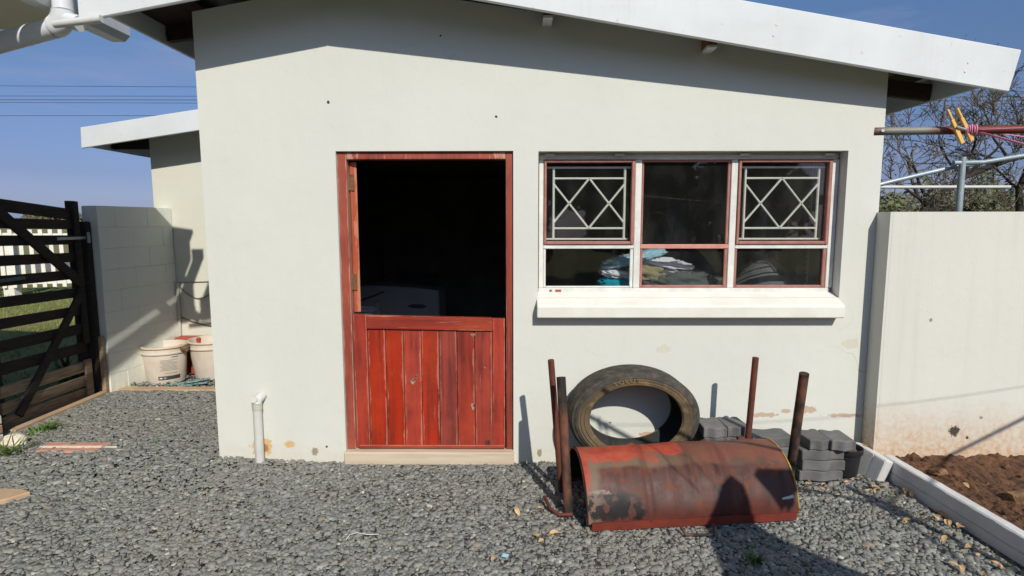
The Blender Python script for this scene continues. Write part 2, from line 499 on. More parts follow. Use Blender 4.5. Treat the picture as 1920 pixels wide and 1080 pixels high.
# rusted half drum: bright paint left on the crown, primer edge, brown rust, scorch
def drum_mat():
    m = Mat('rusted_drum_steel', 0.6, 0.0, 0.35)
    o = m.sep()
    x, z = o[0], o[2]
    n1 = m.noise(3.2, 6, 0.6)
    n2 = m.noise(12, 6, 0.65)
    st = m.noise(1.0, 6, 0.6, m.mapping((16, 2.5, 2.5)))
    rust = m.mix(m.ramp(st, 0.34, 0.66), rgb(52, 30, 26), rgb(98, 58, 46))
    rust = m.mix(m.ramp(n1, 0.42, 0.66), rust, rgb(84, 60, 55))
    rust = m.mix(m.math('MULTIPLY', m.ramp(n2, 0.53, 0.66), 0.7), rust, rgb(118, 62, 38))
    low = m.ramp(m.math('ADD', z, m.math('MULTIPLY', m.math('SUBTRACT', n1, 0.5), 0.16)), 0.07, 0.15, (1, 1, 1, 1), (0, 0, 0, 1))
    rust = m.mix(m.math('MULTIPLY', low, 0.7), rust, rgb(88, 40, 30))
    # height on the drum with a wavy edge
    hz = m.math('ADD', z, m.math('MULTIPLY', m.math('SUBTRACT', n1, 0.5), 0.045))
    hz = m.math('ADD', hz, m.math('MULTIPLY', m.math('SUBTRACT', n2, 0.5), 0.014))
    olive = m.math('MULTIPLY', m.ramp(hz, 0.286, 0.300), m.ramp(x, 0.80, 1.10, (1, 1, 1, 1), (0.35, 0.35, 0.35, 1)))
    paint = m.ramp(m.math('ADD', hz, m.math('MULTIPLY', m.math('SUBTRACT', m.noise(4.2, 3, 0.55), 0.5), 0.16)), 0.306, 0.318)
    left = m.ramp(m.math('ADD', x, m.math('MULTIPLY', m.math('SUBTRACT', n2, 0.5), 0.04)), 0.45, 0.49, (1, 1, 1, 1), (0, 0, 0, 1))
    left2 = m.ramp(m.math('ADD', x, m.math('MULTIPLY', m.math('SUBTRACT', n2, 0.5), 0.05)), 0.405, 0.43, (1, 1, 1, 1), (0, 0, 0, 1))
    up = m.ramp(hz, 0.18, 0.24)
    far = m.ramp(x, 0.98, 1.20, (1, 1, 1, 1), (0.2, 0.2, 0.2, 1))
    orange = m.mix(m.ramp(n2, 0.4, 0.7), rgb(172, 80, 58), rgb(150, 56, 44))
    c = m.mix(m.math('MULTIPLY', olive, 0.9), rust, rgb(112, 94, 74))
    c = m.mix(m.math('MULTIPLY', left, 0.85), c, rgb(118, 100, 84))
    f = m.math('MAXIMUM', m.math('MULTIPLY', paint, far), m.math('MULTIPLY', left2, m.math('MULTIPLY_ADD', up, 0.75, 0.25)), clamp=True)
    c = m.mix(f, c, orange)
    # scorch low on the left
    sc = m.patch(0.52, 0.115, 0.20, 0.075, n2, 0.6, 0.2)
    holes = m.ramp(m.noise(17, 3, 0.5), 0.44, 0.48)
    c = m.mix(m.math('MULTIPLY', sc, m.math('MULTIPLY_ADD', holes, 0.8, 0.15)), c, rgb(22, 21, 22))
    ring = m.patch(0.50, 0.195, 0.09, 0.012, n2, 0.7, 0.4)
    c = m.mix(m.math('MULTIPLY', m.math('MULTIPLY', ring, m.ramp(n2, 0.5, 0.62)), 0.55), c, rgb(180, 180, 184))
    # darker red-brown stripes that bring out the two rolling hoops
    for rx in (0.735, 1.205):
        d = m.math('ABSOLUTE', m.math('SUBTRACT', x, rx))
        c = m.mix(m.math('MULTIPLY', m.ramp(d, 0.010, 0.030, (1, 1, 1, 1), (0, 0, 0, 1)), 0.5), c, rgb(84, 42, 32))
    m.color(c)
    m.l(m.ramp(n2, 0.3, 0.8, (0.5, 0.5, 0.5, 1), (0.8, 0.8, 0.8, 1)), m.b.inputs['Roughness'])
    m.bump(m.math('ADD', n2, m.math('MULTIPLY', m.noise(60, 4, 0.6), 0.5)), 0.25, 0.004)
    return m.m
M['drum'] = drum_mat()
M['drum_in'] = simple('sooty_drum_inside', rgb(44, 34, 30), rgb(26, 22, 20), 10, 0.9)
M['rust'] = simple('rusty_pipe', rgb(122, 66, 48), rgb(78, 42, 34), 14, 0.75, 0.35, 60, metallic=0.2, stretch=(1, 1, 0.5))
M['rust_burnt'] = simple('burnt_rusty_pipe', rgb(108, 66, 48), rgb(36, 30, 27), 9, 0.8, 0.4, 50, stretch=(1, 1, 0.6), p=(0.38, 0.55))
M['yellow'] = simple('yellow_rim_paint', rgb(190, 160, 70), rgb(140, 100, 50), 20, 0.6)
def tyre_mat():
    m = Mat('dusty_tyre_rubber', 0.85, spec=0.25)
    n1 = m.noise(5, 6, 0.65); n2 = m.noise(20, 5, 0.6)
    so_ = m.sep()
    tx = m.math('DIVIDE', so_[0], 1.37)
    tz = m.math('SUBTRACT', so_[2], 0.325)
    rr = m.math('SQRT', m.math('ADD', m.math('MULTIPLY', tx, tx), m.math('MULTIPLY', tz, tz)))
    c = m.mix(m.ramp(n1, 0.38, 0.66), rgb(108, 92, 68), rgb(74, 66, 54))
    c = m.mix(m.ramp(n2, 0.52, 0.70), c, rgb(128, 106, 74))
    tread = m.ramp(m.math('ADD', rr, m.math('MULTIPLY', m.math('SUBTRACT', n1, 0.5), 0.010)), 0.268, 0.278)
    c = m.mix(m.math('MULTIPLY', tread, 0.85), c, m.mix(m.ramp(n2, 0.4, 0.7), rgb(54, 54, 53), rgb(84, 80, 72)))
    m.color(c)
    m.bump(n2, 0.4, 0.004)
    return m.m
M['tyre'] = tyre_mat()
M['tyre_in'] = simple('tyre_inner_liner', rgb(40, 40, 38), rgb(24, 24, 23), 8, 0.8)
M['tyre_text'] = simple('pale_tyre_lettering', rgb(138, 120, 92), rgb(104, 90, 68), 30, 0.8)
M['paver'] = simple('grey_concrete_paver', rgb(112, 110, 109), rgb(88, 87, 87), 9, 0.92, 0.5, 90, 0.003, var=0.13)
M['concrete'] = simple('grey_precast_concrete', rgb(206, 204, 202), rgb(188, 186, 184), 5, 0.9, 0.35, 60, 0.004)
M['concrete_tan'] = simple('tan_concrete_strip', rgb(190, 160, 128), rgb(164, 136, 108), 6, 0.92, 0.4, 50, 0.004)
M['pot'] = simple('black_plastic_pot', rgb(44, 46, 50), rgb(32, 33, 36), 10, 0.4)
M['pvc'] = simple('white_pvc_pipe', rgb(206, 206, 200), rgb(194, 194, 186), 8, 0.4)
M['pvc_grey'] = simple('dull_pvc_collar', rgb(196, 194, 180), rgb(180, 178, 164), 8, 0.5)
M['bucket'] = simple('dirty_white_plastic', rgb(224, 214, 202), rgb(200, 184, 164), 5, 0.5, 0.1, 30)
M['bucket_lid'] = simple('stained_bucket_rim', rgb(216, 196, 168), rgb(196, 170, 138), 7, 0.5)
M['redbucket'] = simple('faded_red_plastic', rgb(176, 76, 58), rgb(150, 62, 48), 6, 0.55)
M['teal'] = simple('teal_plastic_scrap', rgb(40, 120, 130), rgb(150, 170, 165), 30, 0.5, p=(0.45, 0.55))
M['gate'] = simple('dark_weathered_gate_timber', rgb(58, 48, 40), rgb(28, 24, 21), 5, 0.9, 0.5, 30, 0.004, stretch=(14, 1.2, 14), var=0.15)
M['gate_low'] = simple('bleached_sunlit_gate_timber', rgb(176, 152, 122), rgb(112, 92, 72), 5, 0.9, 0.5, 30, 0.004, stretch=(14, 1.2, 14), var=0.12)  # bleached low timber, with grazing sunlight brightened into its colour
M['galv'] = simple('galvanised_steel', rgb(172, 182, 186), rgb(140, 152, 158), 12, 0.45, metallic=0.35)
M['green_steel'] = simple('green_latch_paint', rgb(70, 110, 104), rgb(52, 82, 78), 20, 0.5)
M['picket'] = simple('white_picket_paint', rgb(232, 230, 220), rgb(214, 208, 190), 2, 0.7)
M['bark'] = simple('dark_bark', rgb(62, 53, 46), rgb(30, 26, 23), 8, 0.95, 0.6, 30, 0.01)
M['twig'] = simple('grey_brown_twig', rgb(118, 104, 88), rgb(82, 72, 62), 8, 0.95)
M['leaf_dull'] = simple('dull_brown_green_leaf', (0.15, 0.13, 0.075, 1), (0.085, 0.085, 0.05, 1), 3, 0.8)
M['leaf_olive'] = simple('olive_leaf', (0.15, 0.155, 0.065, 1), (0.085, 0.10, 0.040, 1), 1.6, 0.8)
M['weed'] = simple('bright_weed_green', (0.10, 0.17, 0.025, 1), (0.06, 0.12, 0.02, 1), 9, 0.6)
M['grass'] = simple('lawn_blade', (0.16, 0.21, 0.040, 1), (0.26, 0.24, 0.09, 1), 0.8, 0.8)
M['dryleaf'] = simple('dry_leaf', rgb(200, 170, 124), rgb(162, 122, 82), 30, 0.8, var=0.2)
M['redbrick'] = simple('old_red_brick', rgb(196, 152, 130), rgb(176, 124, 102), 16, 0.9, 0.4, 60, 0.004)
M['mortar'] = simple('pale_mortar', rgb(218, 206, 190), rgb(196, 182, 164), 20, 0.9)
M['sandstone'] = simple('tan_paving_piece', rgb(192, 162, 130), rgb(176, 146, 116), 7, 0.9, 0.3, 50, 0.004)
M['whitestone'] = simple('pale_stone', rgb(226, 214, 192), rgb(200, 186, 164), 6, 0.9, 0.4, 20)
M['wire'] = simple('power_cable', rgb(60, 66, 80), rgb(60, 66, 80), 3, 0.6)
M['cable'] = simple('grey_brown_cable', rgb(120, 112, 98), rgb(96, 90, 78), 8, 0.6)
M['peg'] = simple('yellow_plastic_peg', rgb(232, 190, 104), rgb(216, 170, 84), 10, 0.45)
M['pinkcord'] = simple('pink_washing_line', rgb(226, 150, 172), rgb(206, 120, 150), 40, 0.6)
def arm_mat():
    m = Mat('half_rusted_steel_arm', 0.5, 0.3)
    n = m.noise(9, 5, 0.6)
    x = m.sep()[0]
    d = m.math('ADD', x, m.math('MULTIPLY', m.math('SUBTRACT', n, 0.5), 0.10))
    a = m.ramp(d, 0.0, 0.045, rgb(112, 66, 48), rgb(150, 146, 134))
    c = m.mix(m.ramp(d, 0.14, 0.20), a, rgb(122, 62, 44))
    m.color(c)
    m.bump(m.noise(60, 4, 0.6), 0.3, 0.002)
    return m.m
M['arm'] = arm_mat()
M['cloth_blue'] = simple('navy_cotton', rgb(60, 80, 120), rgb(48, 66, 104), 4, 0.9)
M['appliance'] = simple('white_appliance_enamel', rgb(160, 164, 170), rgb(150, 154, 160), 3, 0.35)
M['appliance_dark'] = simple('grey_plastic_trim', rgb(70, 74, 80), rgb(60, 64, 70), 3, 0.4)
M['bench'] = simple('workbench_timber', rgb(120, 96, 70), rgb(92, 72, 52), 4, 0.85)
def cloth(nm, a, b):
    M[nm] = simple(nm, a, b, 5, 0.95, 0.5, 26, 0.008)
cloth('light_blue_cotton', rgb(172, 212, 232), rgb(152, 196, 220))
cloth('white_cotton', rgb(236, 234, 240), rgb(216, 214, 226))
cloth('khaki_cotton', rgb(168, 158, 122), rgb(140, 130, 98))
cloth('charcoal_cotton', rgb(104, 110, 108), rgb(66, 72, 74))
cloth('turquoise_cotton', rgb(24, 176, 196), rgb(18, 140, 164))
cloth('grey_cotton', rgb(120, 118, 120), rgb(92, 92, 96))

def gravel_mat():
    m = Mat('crushed_slate_chips', 0.85, spec=0.3)
    a = m.n('ShaderNodeAttribute')
    a.attribute_name = 'tint'
    c = m.mix(m.math('MULTIPLY', m.ramp(m.noise(90, 4, 0.6), 0.35, 0.7), 0.35), a.outputs['Color'], (0.30, 0.29, 0.26, 1), 'MIX')
    m.color(c)
    m.bump(m.noise(120, 4, 0.6), 0.35, 0.003)
    return m.m
M['gravel'] = gravel_mat()
def ground_gravel():
    m = Mat('gravel_bed', 0.95, spec=0.2)
    v = m.n('ShaderNodeTexVoronoi')
    v.inputs['Scale'].default_value = 38
    m.l(m.co, v.inputs['Vector'])
    c = m.mix(m.ramp(v.outputs['Distance'], 0.0, 0.55), rgb(118, 116, 106), rgb(70, 69, 63))
    m.color(m.mix(0.25, c, v.outputs['Color'], 'OVERLAY'))
    m.bump(v.outputs['Distance'], 1.0, 0.02)
    return m.m
M['gravel_bed'] = ground_gravel()
def lawn():
    m = Mat('lawn_ground', 0.95, spec=0.1)
    c = m.mix(m.ramp(m.noise(0.5, 5, 0.6), 0.35, 0.65), (0.12, 0.15, 0.035, 1), (0.25, 0.22, 0.095, 1))
    far = m.ramp(m.sep()[1], 0.0, 1.0)
    y = m.math('MULTIPLY', m.math('SUBTRACT', m.sep()[1], 11.0), 0.1, clamp=True)
    c = m.mix(y, c, m.mix(m.ramp(m.noise(0.08, 5, 0.6), 0.35, 0.65), (0.24, 0.20, 0.10, 1), (0.17, 0.17, 0.075, 1)))
    m.color(c)
    m.bump(m.noise(30, 4, 0.7), 0.8, 0.03)
    return m.m
M['lawn'] = lawn()
M['road'] = simple('far_road', rgb(120, 116, 120), rgb(104, 100, 104), 2, 0.9)
M['soil'] = simple('brown_soil', rgb(116, 80, 54), rgb(58, 40, 29), 14, 0.98, 0.9, 40, 0.02)
M['clod'] = simple('pale_soil_clod', rgb(150, 116, 84), rgb(104, 76, 52), 12, 0.98, 0.8, 50, 0.01)

# ------------------------------------------------------------------ ground
def sheet(name, m, pts, z):
    return tag(MB().add([(x, y, z) for x, y in pts], [tuple(range(len(pts)))]).build(name, m), kind='structure')
sheet('ground', M['lawn'], [(-900, -60), (900, -60), (900, 1500), (-900, 1500)], -0.075)
sheet('gravel_yard', M['gravel_bed'], [(-4.14, -9), (2.52, -9), (2.52, 0.1), (-2.0, 0.1), (-2.0, 2.55), (-4.14, 2.55)], -0.009)
sheet('road', M['road'], [(-200, 18.2), (-6, 17.2), (-6, 20.8), (-200, 21.8)], -0.068)

# loose crushed stone, one uncountable mass
def gravel():
    def place(n, x0, x1, y0, y1):
        return np.c_[NP.uniform(x0, x1, n), NP.uniform(y0, y1, n)]
    P = np.vstack([place(64000, -4.02, 2.46, -1.75, 0.0), place(17000, -4.02, -2.09, 0.0, 1.60), place(5000, -4.02, 2.46, -2.8, -1.75), place(1500, -4.0, -2.1, 1.75, 2.5)])
    P = P[~((P[:, 0] > -1.21) & (P[:, 0] < -0.02) & (P[:, 1] > -0.040))]
    n = len(P)
    k = 6
    size = np.clip(NP.lognormal(math.log(0.0106), 0.45, n), 0.004, 0.032)
    flat = NP.uniform(0.22, 0.50, n)
    ang = np.sort(NP.uniform(0, 1, (n, k)) * 0.75 + np.arange(k) * 1.0, axis=1) * (2 * PI / k)
    rad = NP.uniform(0.60, 1.30, (n, k)) * size[:, None]
    el = NP.uniform(0.62, 1.0, n)
    bx = rad * np.cos(ang); by = rad * np.sin(ang) * el[:, None]
    ti = NP.uniform(0.50, 0.98, n)[:, None]
    jit = NP.uniform(-0.12, 0.12, (n, k)) * size[:, None]
    V = np.zeros((n, 2 * k, 3))
    V[:, :k, 0] = bx; V[:, :k, 1] = by; V[:, :k, 2] = -(flat * size)[:, None] * 0.6 + jit * 0.6
    V[:, k:, 0] = bx * ti; V[:, k:, 1] = by * ti; V[:, k:, 2] = (flat * size)[:, None] * 0.6 + jit
    a = NP.uniform(0, 2 * PI, n); t1 = NP.normal(0, 0.15, n); t2 = NP.normal(0, 0.15, n)
    def rot(V, ax, t):
        c, s = np.cos(t)[:, None], np.sin(t)[:, None]
        i, j = [(1, 2), (2, 0), (0, 1)][ax]
        A, B = V[:, :, i].copy(), V[:, :, j].copy()
        V[:, :, i] = A * c - B * s; V[:, :, j] = A * s + B * c
    rot(V, 2, a); rot(V, 0, t1); rot(V, 1, t2)
    V[:, :, 0] += P[:, 0:1]; V[:, :, 1] += P[:, 1:2]
    hump = np.array([noise.noise((x * 0.8, y * 0.8, 0.3)) * 0.02 for x, y in P])
    left = np.clip((-1.4 - P[:, 0]) / 0.8, 0, 1) * np.clip((P[:, 1] + 0.5) / 0.5, 0, 1) * 0.035
    V[:, :, 2] += (NP.uniform(-0.008, 0.003, n) + np.maximum(hump, -0.004) + left)[:, None]
    me = bpy.data.meshes.new('gravel')
    me.vertices.add(n * 2 * k)
    me.vertices.foreach_set('co', V.reshape(-1))
    base = (np.arange(n) * 2 * k)[:, None]
    quads = []
    for i in range(k):
        j = (i + 1) % k
        quads.append(np.array([i, j, k + j, k + i]))
    Q = (base[:, :, None] + np.array(quads)[None]).reshape(n, -1)          # n x 24
    T = base + np.arange(k, 2 * k)[None]                                     # n x 6
    loops = np.concatenate([Q, T], axis=1).reshape(-1)
    starts = (np.arange(n) * 30)[:, None] + np.array([0, 4, 8, 12, 16, 20, 24])[None]
    me.loops.add(len(loops)); me.loops.foreach_set('vertex_index', loops.astype(np.int32))
    me.polygons.add(n * 7); me.polygons.foreach_set('loop_start', starts.reshape(-1).astype(np.int32))
    me.update(calc_edges=True)
    pal = np.array([[0.150, 0.150, 0.142], [0.190, 0.188, 0.172], [0.120, 0.122, 0.120], [0.165, 0.170, 0.172], [0.215, 0.205, 0.180], [0.105, 0.100, 0.092], [0.25, 0.245, 0.235], [0.20, 0.155, 0.115], [0.40, 0.38, 0.34]])
    pr = np.array([0.24, 0.20, 0.14, 0.16, 0.10, 0.08, 0.05, 0.02, 0.01])
    ci = NP.choice(len(pal), n, p=pr / pr.sum())
    tint = pal[ci] * np.array([1.17, 1.20, 1.15]) * NP.uniform(0.84, 1.18, n)[:, None]
    # dustier, browner ground where soil has been trodden in
    br = np.array([max(0, noise.noise((x * 0.9 + 5, y * 0.9, 2.0))) for x, y in P])[:, None]
    tint = tint * (1 - 0.6 * br) + np.array([0.24, 0.205, 0.16]) * 0.6 * br
    colr = np.ones((n, 2 * k, 4)); colr[:, :, :3] = tint[:, None, :]
    at = me.attributes.new('tint', 'FLOAT_COLOR', 'POINT')
    at.data.foreach_set('color', colr.reshape(-1))
    me.materials.append(M['gravel'])
    o = bpy.data.objects.new('gravel', me)
    COL.objects.link(o)
    tag(o, 'loose grey crushed stone covering the yard', 'gravel', kind='stuff')
gravel()

# planting bed soil
def soil():
    nx, ny = 170, 150
    x0, x1, y0, y1 = 2.50, 5.6, -3.2, -0.13
    vs, fs = [], []
    for j in range(ny + 1):
        for i in range(nx + 1):
            u = i / nx
            y = y1 + (y0 - y1) * (j / ny) ** 1.3
            xs_ = 2.485 + 0.0656 * max(0.0, -0.2 - y)
            x = xs_ + (x1 - xs_) * u ** 1.7
            h = noise.fractal((x * 7, y * 7, 0.0), 0.6, 2.0, 5) * 0.022 + max(0, noise.noise((x * 17, y * 17, 3))) * 0.022 + (noise.noise((x * 45, y * 45, 7)) * 0.011 + noise.noise((x * 90, y * 90, 1)) * 0.006)
            e = min(1, (x - xs_) / 0.10)
            h += 0.055 * e + 0.04 * max(0, 1 - (y1 - y) / 0.25)
            vs.append((x, y, 0.02 + h))
    for j in range(ny):
        for i in range(nx):
            a = j * (nx + 1) + i
            fs.append((a, a + 1, a + nx + 2, a + nx + 1))
    o = MB().add(vs, fs).build('soil_bed', M['soil'], smooth=False)
    tag(o, kind='structure')
soil()

# ------------------------------------------------------------------ the outbuilding
house = thing('outbuilding', (0.16, 0.0, 0.0), 'cream plastered outbuilding with red stable door and wide window', 'building')
HX0, HX1 = -2.105, 2.43
DX0, DX1, DZ1 = -1.203, -0.018, 2.160
WX0, WX1, WZ0, WZ1 = 0.150, 2.203, 1.175, 2.157
def barge_y(x):
    return -0.375 if x < -1.1 else -0.375 + (x + 1.1) * 0.0485
AX = -1.10
def barge_z(x):           # underside of the barge boards
    return 3.128 - (0.152 * (x - AX) if x > AX else 0.178 * (AX - x))
def wall_cells(xs, zs, top, holes, y0, y1):
    """wall with openings: columns xs, rows zs plus a top that follows the roof"""
    mb = MB()
    nz = len(zs)
    Z = lambda i, j: zs[j] if j < nz else top(xs[i])
    solid = {}
    for i in range(len(xs) - 1):
        for j in range(nz):
            cx, cz = (xs[i] + xs[i + 1]) / 2, (Z(i, j) + Z(i, j + 1)) / 2
            solid[i, j] = not any(a < cx < b and c < cz < d for a, b, c, d in holes)
    for (i, j), s_ in solid.items():
        if not s_:
            continue
        a, b = xs[i], xs[i + 1]
        p = [(a, Z(i, j)), (b, Z(i + 1, j)), (b, Z(i + 1, j + 1)), (a, Z(i, j + 1))]
        mb.add([(x, y0, z) for x, z in p], [(0, 1, 2, 3)])
        mb.add([(x, y1, z) for x, z in p], [(3, 2, 1, 0)])
        for (di, dj, e) in ((0, -1, (0, 1)), (1, 0, (1, 2)), (0, 1, (2, 3)), (-1, 0, (3, 0))):
            if not solid.get((i + di, j + dj), False):
                q0, q1 = p[e[0]], p[e[1]]
                mb.add([(q0[0], y0, q0[1]), (q1[0], y0, q1[1]), (q1[0], y1, q1[1]), (q0[0], y1, q0[1])], [(0, 1, 2, 3)])
    return mb
roof_under = lambda x: barge_z(x) + 0.10
wall_cells([HX0, DX0, AX, DX1, WX0, WX1, HX1], [-0.1, WZ0, WZ1, DZ1], roof_under, [(DX0, DX1, -1, DZ1), (WX0, WX1, WZ0, WZ1)], 0.0, 0.20).build('front_wall', M['wall'], house)
def side(name, x0, x1, y0, y1, m, zt):
    return box(name, m, house, x0, x1, y0, y1, -0.1, zt)
side('side_wall', HX0, HX0 + 0.2, 0.202, 2.50, M['wall'], roof_under(HX0) + 0.01)
side('side_wall', HX1 - 0.2, HX1, 0.202, 4.6, M['wall'], roof_under(HX1) + 0.01)
# inner linings so that the room is dark and closed
box('inner_partition', M['interior'], house, HX0 + 0.202, HX1 - 0.202, 4.2, 4.3, 0, 2.9)
box('inner_partition', M['interior'], house, HX0 + 0.202, HX0 + 0.23, 0.204, 4.198, 0, 2.9)
box('inner_partition', M['interior'], house, HX1 - 0.23, HX1 - 0.202, 0.204, 4.198, 0, 2.65)
box('room_floor', M['floor_in'], house, HX0 + 0.232, HX1 - 0.232, 0.204, 4.198, -0.1, 0.055)
box('ceiling_board', M['interior'], house, HX0 + 0.232, HX1 - 0.232, 0.204, 4.198, 2.30, 2.33)
# roof: two slopes of sheet, barge boards, eave fascias, purlins
roof = None
def roof_slope(xa, xb, y1=5.2):
    vs = []
    for x in (xa, xb):
        for y in (barge_y(x) + 0.02, y1):
            for dz in (0.235, 0.262):
                vs.append((x, y, barge_z(x) + dz))
    return MB().add(vs, [(0, 2, 6, 4), (1, 5, 7, 3), (0, 1, 3, 2), (4, 6, 7, 5), (0, 4, 5, 1), (2, 3, 7, 6)])
RX0, RX1 = -2.575, 3.10
roof = roof_slope(AX, RX1 - 0.05).build('roof', M['roof'], house)
roof_slope(RX0 + 0.03, AX).build('roof', M['roof'], house)
def barge(xa, xb, h, th=0.028, cut=0.0):
    vs = []
    for y_off in (0.0, th):
        for x, dx in ((xa, 0), (xb, 0)):
            vs.append((x, barge_y(x) + y_off, barge_z(x)))
            vs.append((x + (cut if x == xb else 0), barge_y(x) + y_off, barge_z(x) + h - (0.152 * cut if x == xb else 0)))
    return MB().add(vs, [(0, 2, 3, 1), (4, 5, 7, 6), (0, 1, 5, 4), (2, 6, 7, 3), (1, 3, 7, 5), (0, 4, 6, 2)])
barge(AX, RX1 - 0.018, 0.262, cut=0.055).build('barge_board', M['white'], roof, bevel=0.006)
barge(RX0, AX, 0.262).build('barge_board', M['white'], roof, bevel=0.006)
# bolt heads on the barge boards
for (x, dz) in ((2.80, 0.13), (2.785, 0.075), (1.58, 0.155), (1.565, 0.09), (0.155, 0.10)):
    c = Vector((x, barge_y(x) - 0.001, barge_z(x) + dz))
    MB().tube([c + Vector((0, 0.004, 0)), c + Vector((0, -0.003, 0))], 0.007, 8).build('bolt_head', M['white'], roof)
# eave fascias and purlins under the overhang
def fascia(x, y0, y1, z0, z1, m=M['white']):
    return MB().box(x, x + 0.022, y0, y1, z0, z1).build('fascia', m, roof)
fascia(2.95, barge_y(2.95) + 0.035, 5.0, 2.538, 2.70)
fascia(-2.50, -0.34, 5.0, 2.945, 3.10)
for x in (0.20, 1.235):
    z = barge_z(x)
    yq = barge_y(x) * 0.5
    zq = 1.689 + (z - 1.689) * (3.878 + yq) / (3.878 + barge_y(x))
    MB().box(x - 0.030, x + 0.030, yq, -0.002, zq - 0.020, z + 0.20).build('purlin', M['purlin'], roof)
    MB().box(x - 0.030, x + 0.030, yq - 0.006, -0.002, zq - 0.036, zq - 0.021).build('purlin_end', M['white'], roof)
for y in (0.35, 1.2, 2.1, 3.0):
    MB().bar((HX1 + 0.002, y, 2.66), (2.945, y, 2.60), 0.05, 0.11).build('rafter_tail', M['timber_dark'], roof)
    MB().bar((HX0 - 0.002, y, 3.06), (-2.475, y, 3.02), 0.05, 0.11).build('rafter_tail', M['timber_dark'], roof)
MB().box(2.62, 2.67, -0.18, 4.9, 2.72, 2.78).build('purlin', M['purlin'], roof)
MB().add([(2.432, -0.17, 2.785), (2.949, -0.17, 2.715), (2.949, 5, 2.715), (2.432, 5, 2.785)], [(0, 1, 2, 3)]).build('underlay', M['timber_dark'], roof)
MB().add([(-2.107, -0.33, 3.13), (-2.477, -0.33, 3.07), (-2.477, 5, 3.07), (-2.107, 5, 3.13)], [(0, 1, 2, 3)]).build('underlay', M['timber_dark'], roof)
MB().tube([(-2.42, -0.40, 2.872), (-2.70, -0.40, 2.842)], 0.022, 10).build('eave_pipe', M['pvc'], house, angle=40)

# rear wing with its own low gable
RY = 2.50
box('rear_wall', M['rear_wall'], house, -4.02, HX0 - 0.001, RY, RY + 0.2, -0.1, 2.62)
box('side_wall', M['rear_wall'], house, -4.02, -3.82, RY + 0.202, 6.5, -0.1, 2.40)
rz = lambda x: 2.456 + (x + 4.515) * 0.1454
ry0 = 2.15
rr = MB()
vs = []
for x in (-4.50, HX0 - 0.003):
    for y in (ry0 + 0.02, 6.9):
        for dz in (0.19, 0.212):
            vs.append((x, y, rz(x) + dz))
rr.add(vs, [(0, 2, 6, 4), (1, 5, 7, 3), (0, 1, 3, 2), (4, 6, 7, 5), (0, 4, 5, 1), (2, 3, 7, 6)])
rear_roof = rr.build('rear_roof', M['roof'], house)
a, b = -4.515, HX0 - 0.002
MB().add([(a, ry0, rz(a)), (b, ry0, rz(b)), (b, ry0, rz(b) + 0.212), (a + 0.008, ry0, rz(a) + 0.212), (a, ry0 + 0.026, rz(a)), (b, ry0 + 0.026, rz(b)), (b, ry0 + 0.026, rz(b) + 0.212), (a + 0.008, ry0 + 0.026, rz(a) + 0.212)],
         [(0, 1, 2, 3), (7, 6, 5, 4), (0, 4, 5, 1), (1, 5, 6, 2), (2, 6, 7, 3), (3, 7, 4, 0)]).build('barge_board', M['white'], rear_roof, bevel=0.005)
box('fascia', M['white'], rear_roof, -4.47, -4.45, ry0 + 0.03, 6.8, 2.475, 2.61)
box('underlay', M['timber_dark'], rear_roof, -4.448, -4.021, ry0 + 0.03, 6.8, 2.585, 2.60)
box('rafter_tail', M['timber_dark'], rear_roof, -4.445, -4.022, 2.50, 2.55, 2.49, 2.58)
# wall in the gable triangle of the rear wing
MB().prism([(-4.02, 2.621), (HX0 - 0.001, 2.621), (HX0 - 0.001, rz(HX0) + 0.188), (-4.02, rz(-4.02) + 0.188)], RY, RY + 0.2, 'y').build('gable_wall', M['rear_wall'], house)

# ---- stable door
df = MB().box(DX0 + 0.002, DX0 + 0.062, 0.022, 0.10, 0.088, DZ1 - 0.002).build('door_frame', M['frame_red'], house, bevel=0.004)
MB().box(DX1 - 0.050, DX1 - 0.002, 0.022, 0.10, 0.088, DZ1 - 0.002).build('jamb', M['frame_red'], df, bevel=0.004)
MB().box(DX0 + 0.064, DX1 - 0.052, 0.022, 0.10, DZ1 - 0.052, DZ1 - 0.002).build('head', M['frame_red'], df, bevel=0.004)
MB().box(DX0 - 0.006, DX1 + 0.004, -0.035, 0.115, -0.01, 0.084).build('door_sill', M['doorsill'], house, bevel=0.008, seg=2)
LX0, LX1, LZ0, LZ1 = DX0 + 0.070, -0.078, 0.094, 1.040
door = MB().box(LX0, LX0 + 0.092, 0.030, 0.074, LZ0, LZ1 + 0.012).build('lower_door', M['door'], house, bevel=0.003)
MB().box(LX1 - 0.085, LX1, 0.030, 0.074, LZ0, LZ1 - 0.016).build('stile', M['door'], door, bevel=0.003)
ra = LX0 + 0.094; rb = LX1 - 0.087
MB().add([(ra, 0.026, LZ1 - 0.088), (rb, 0.026, LZ1 - 0.104), (rb, 0.026, LZ1 - 0.012), (ra, 0.026, LZ1 + 0.006), (ra, 0.076, LZ1 - 0.088), (rb, 0.076, LZ1 - 0.104), (rb, 0.076, LZ1 - 0.012), (ra, 0.076, LZ1 + 0.006)],
         [(0, 1, 2, 3), (7, 6, 5, 4), (0, 4, 5, 1), (1, 5, 6, 2), (2, 6, 7, 3), (3, 7, 4, 0)]).build('top_rail', M['door_rail'], door, bevel=0.004)
MB().box(LX0 + 0.02, LX1, 0.012, 0.029, LZ0, LZ0 + 0.022).build('weather_strip', M['door_rail'], door, bevel=0.004)
npk = 7
for i in range(npk):
    wpk = (rb - ra) / npk
    xa = ra + i * wpk + 0.0025
    xb = ra + (i + 1) * wpk - 0.0025
    zt = LZ1 - 0.092 - 0.016 * (i + 0.5) / npk
    MB().box(xa, xb, 0.040 + 0.0015 * (i % 3), 0.066, LZ0 + 0.004, zt).build('plank', M['door'], door, bevel=0.005)
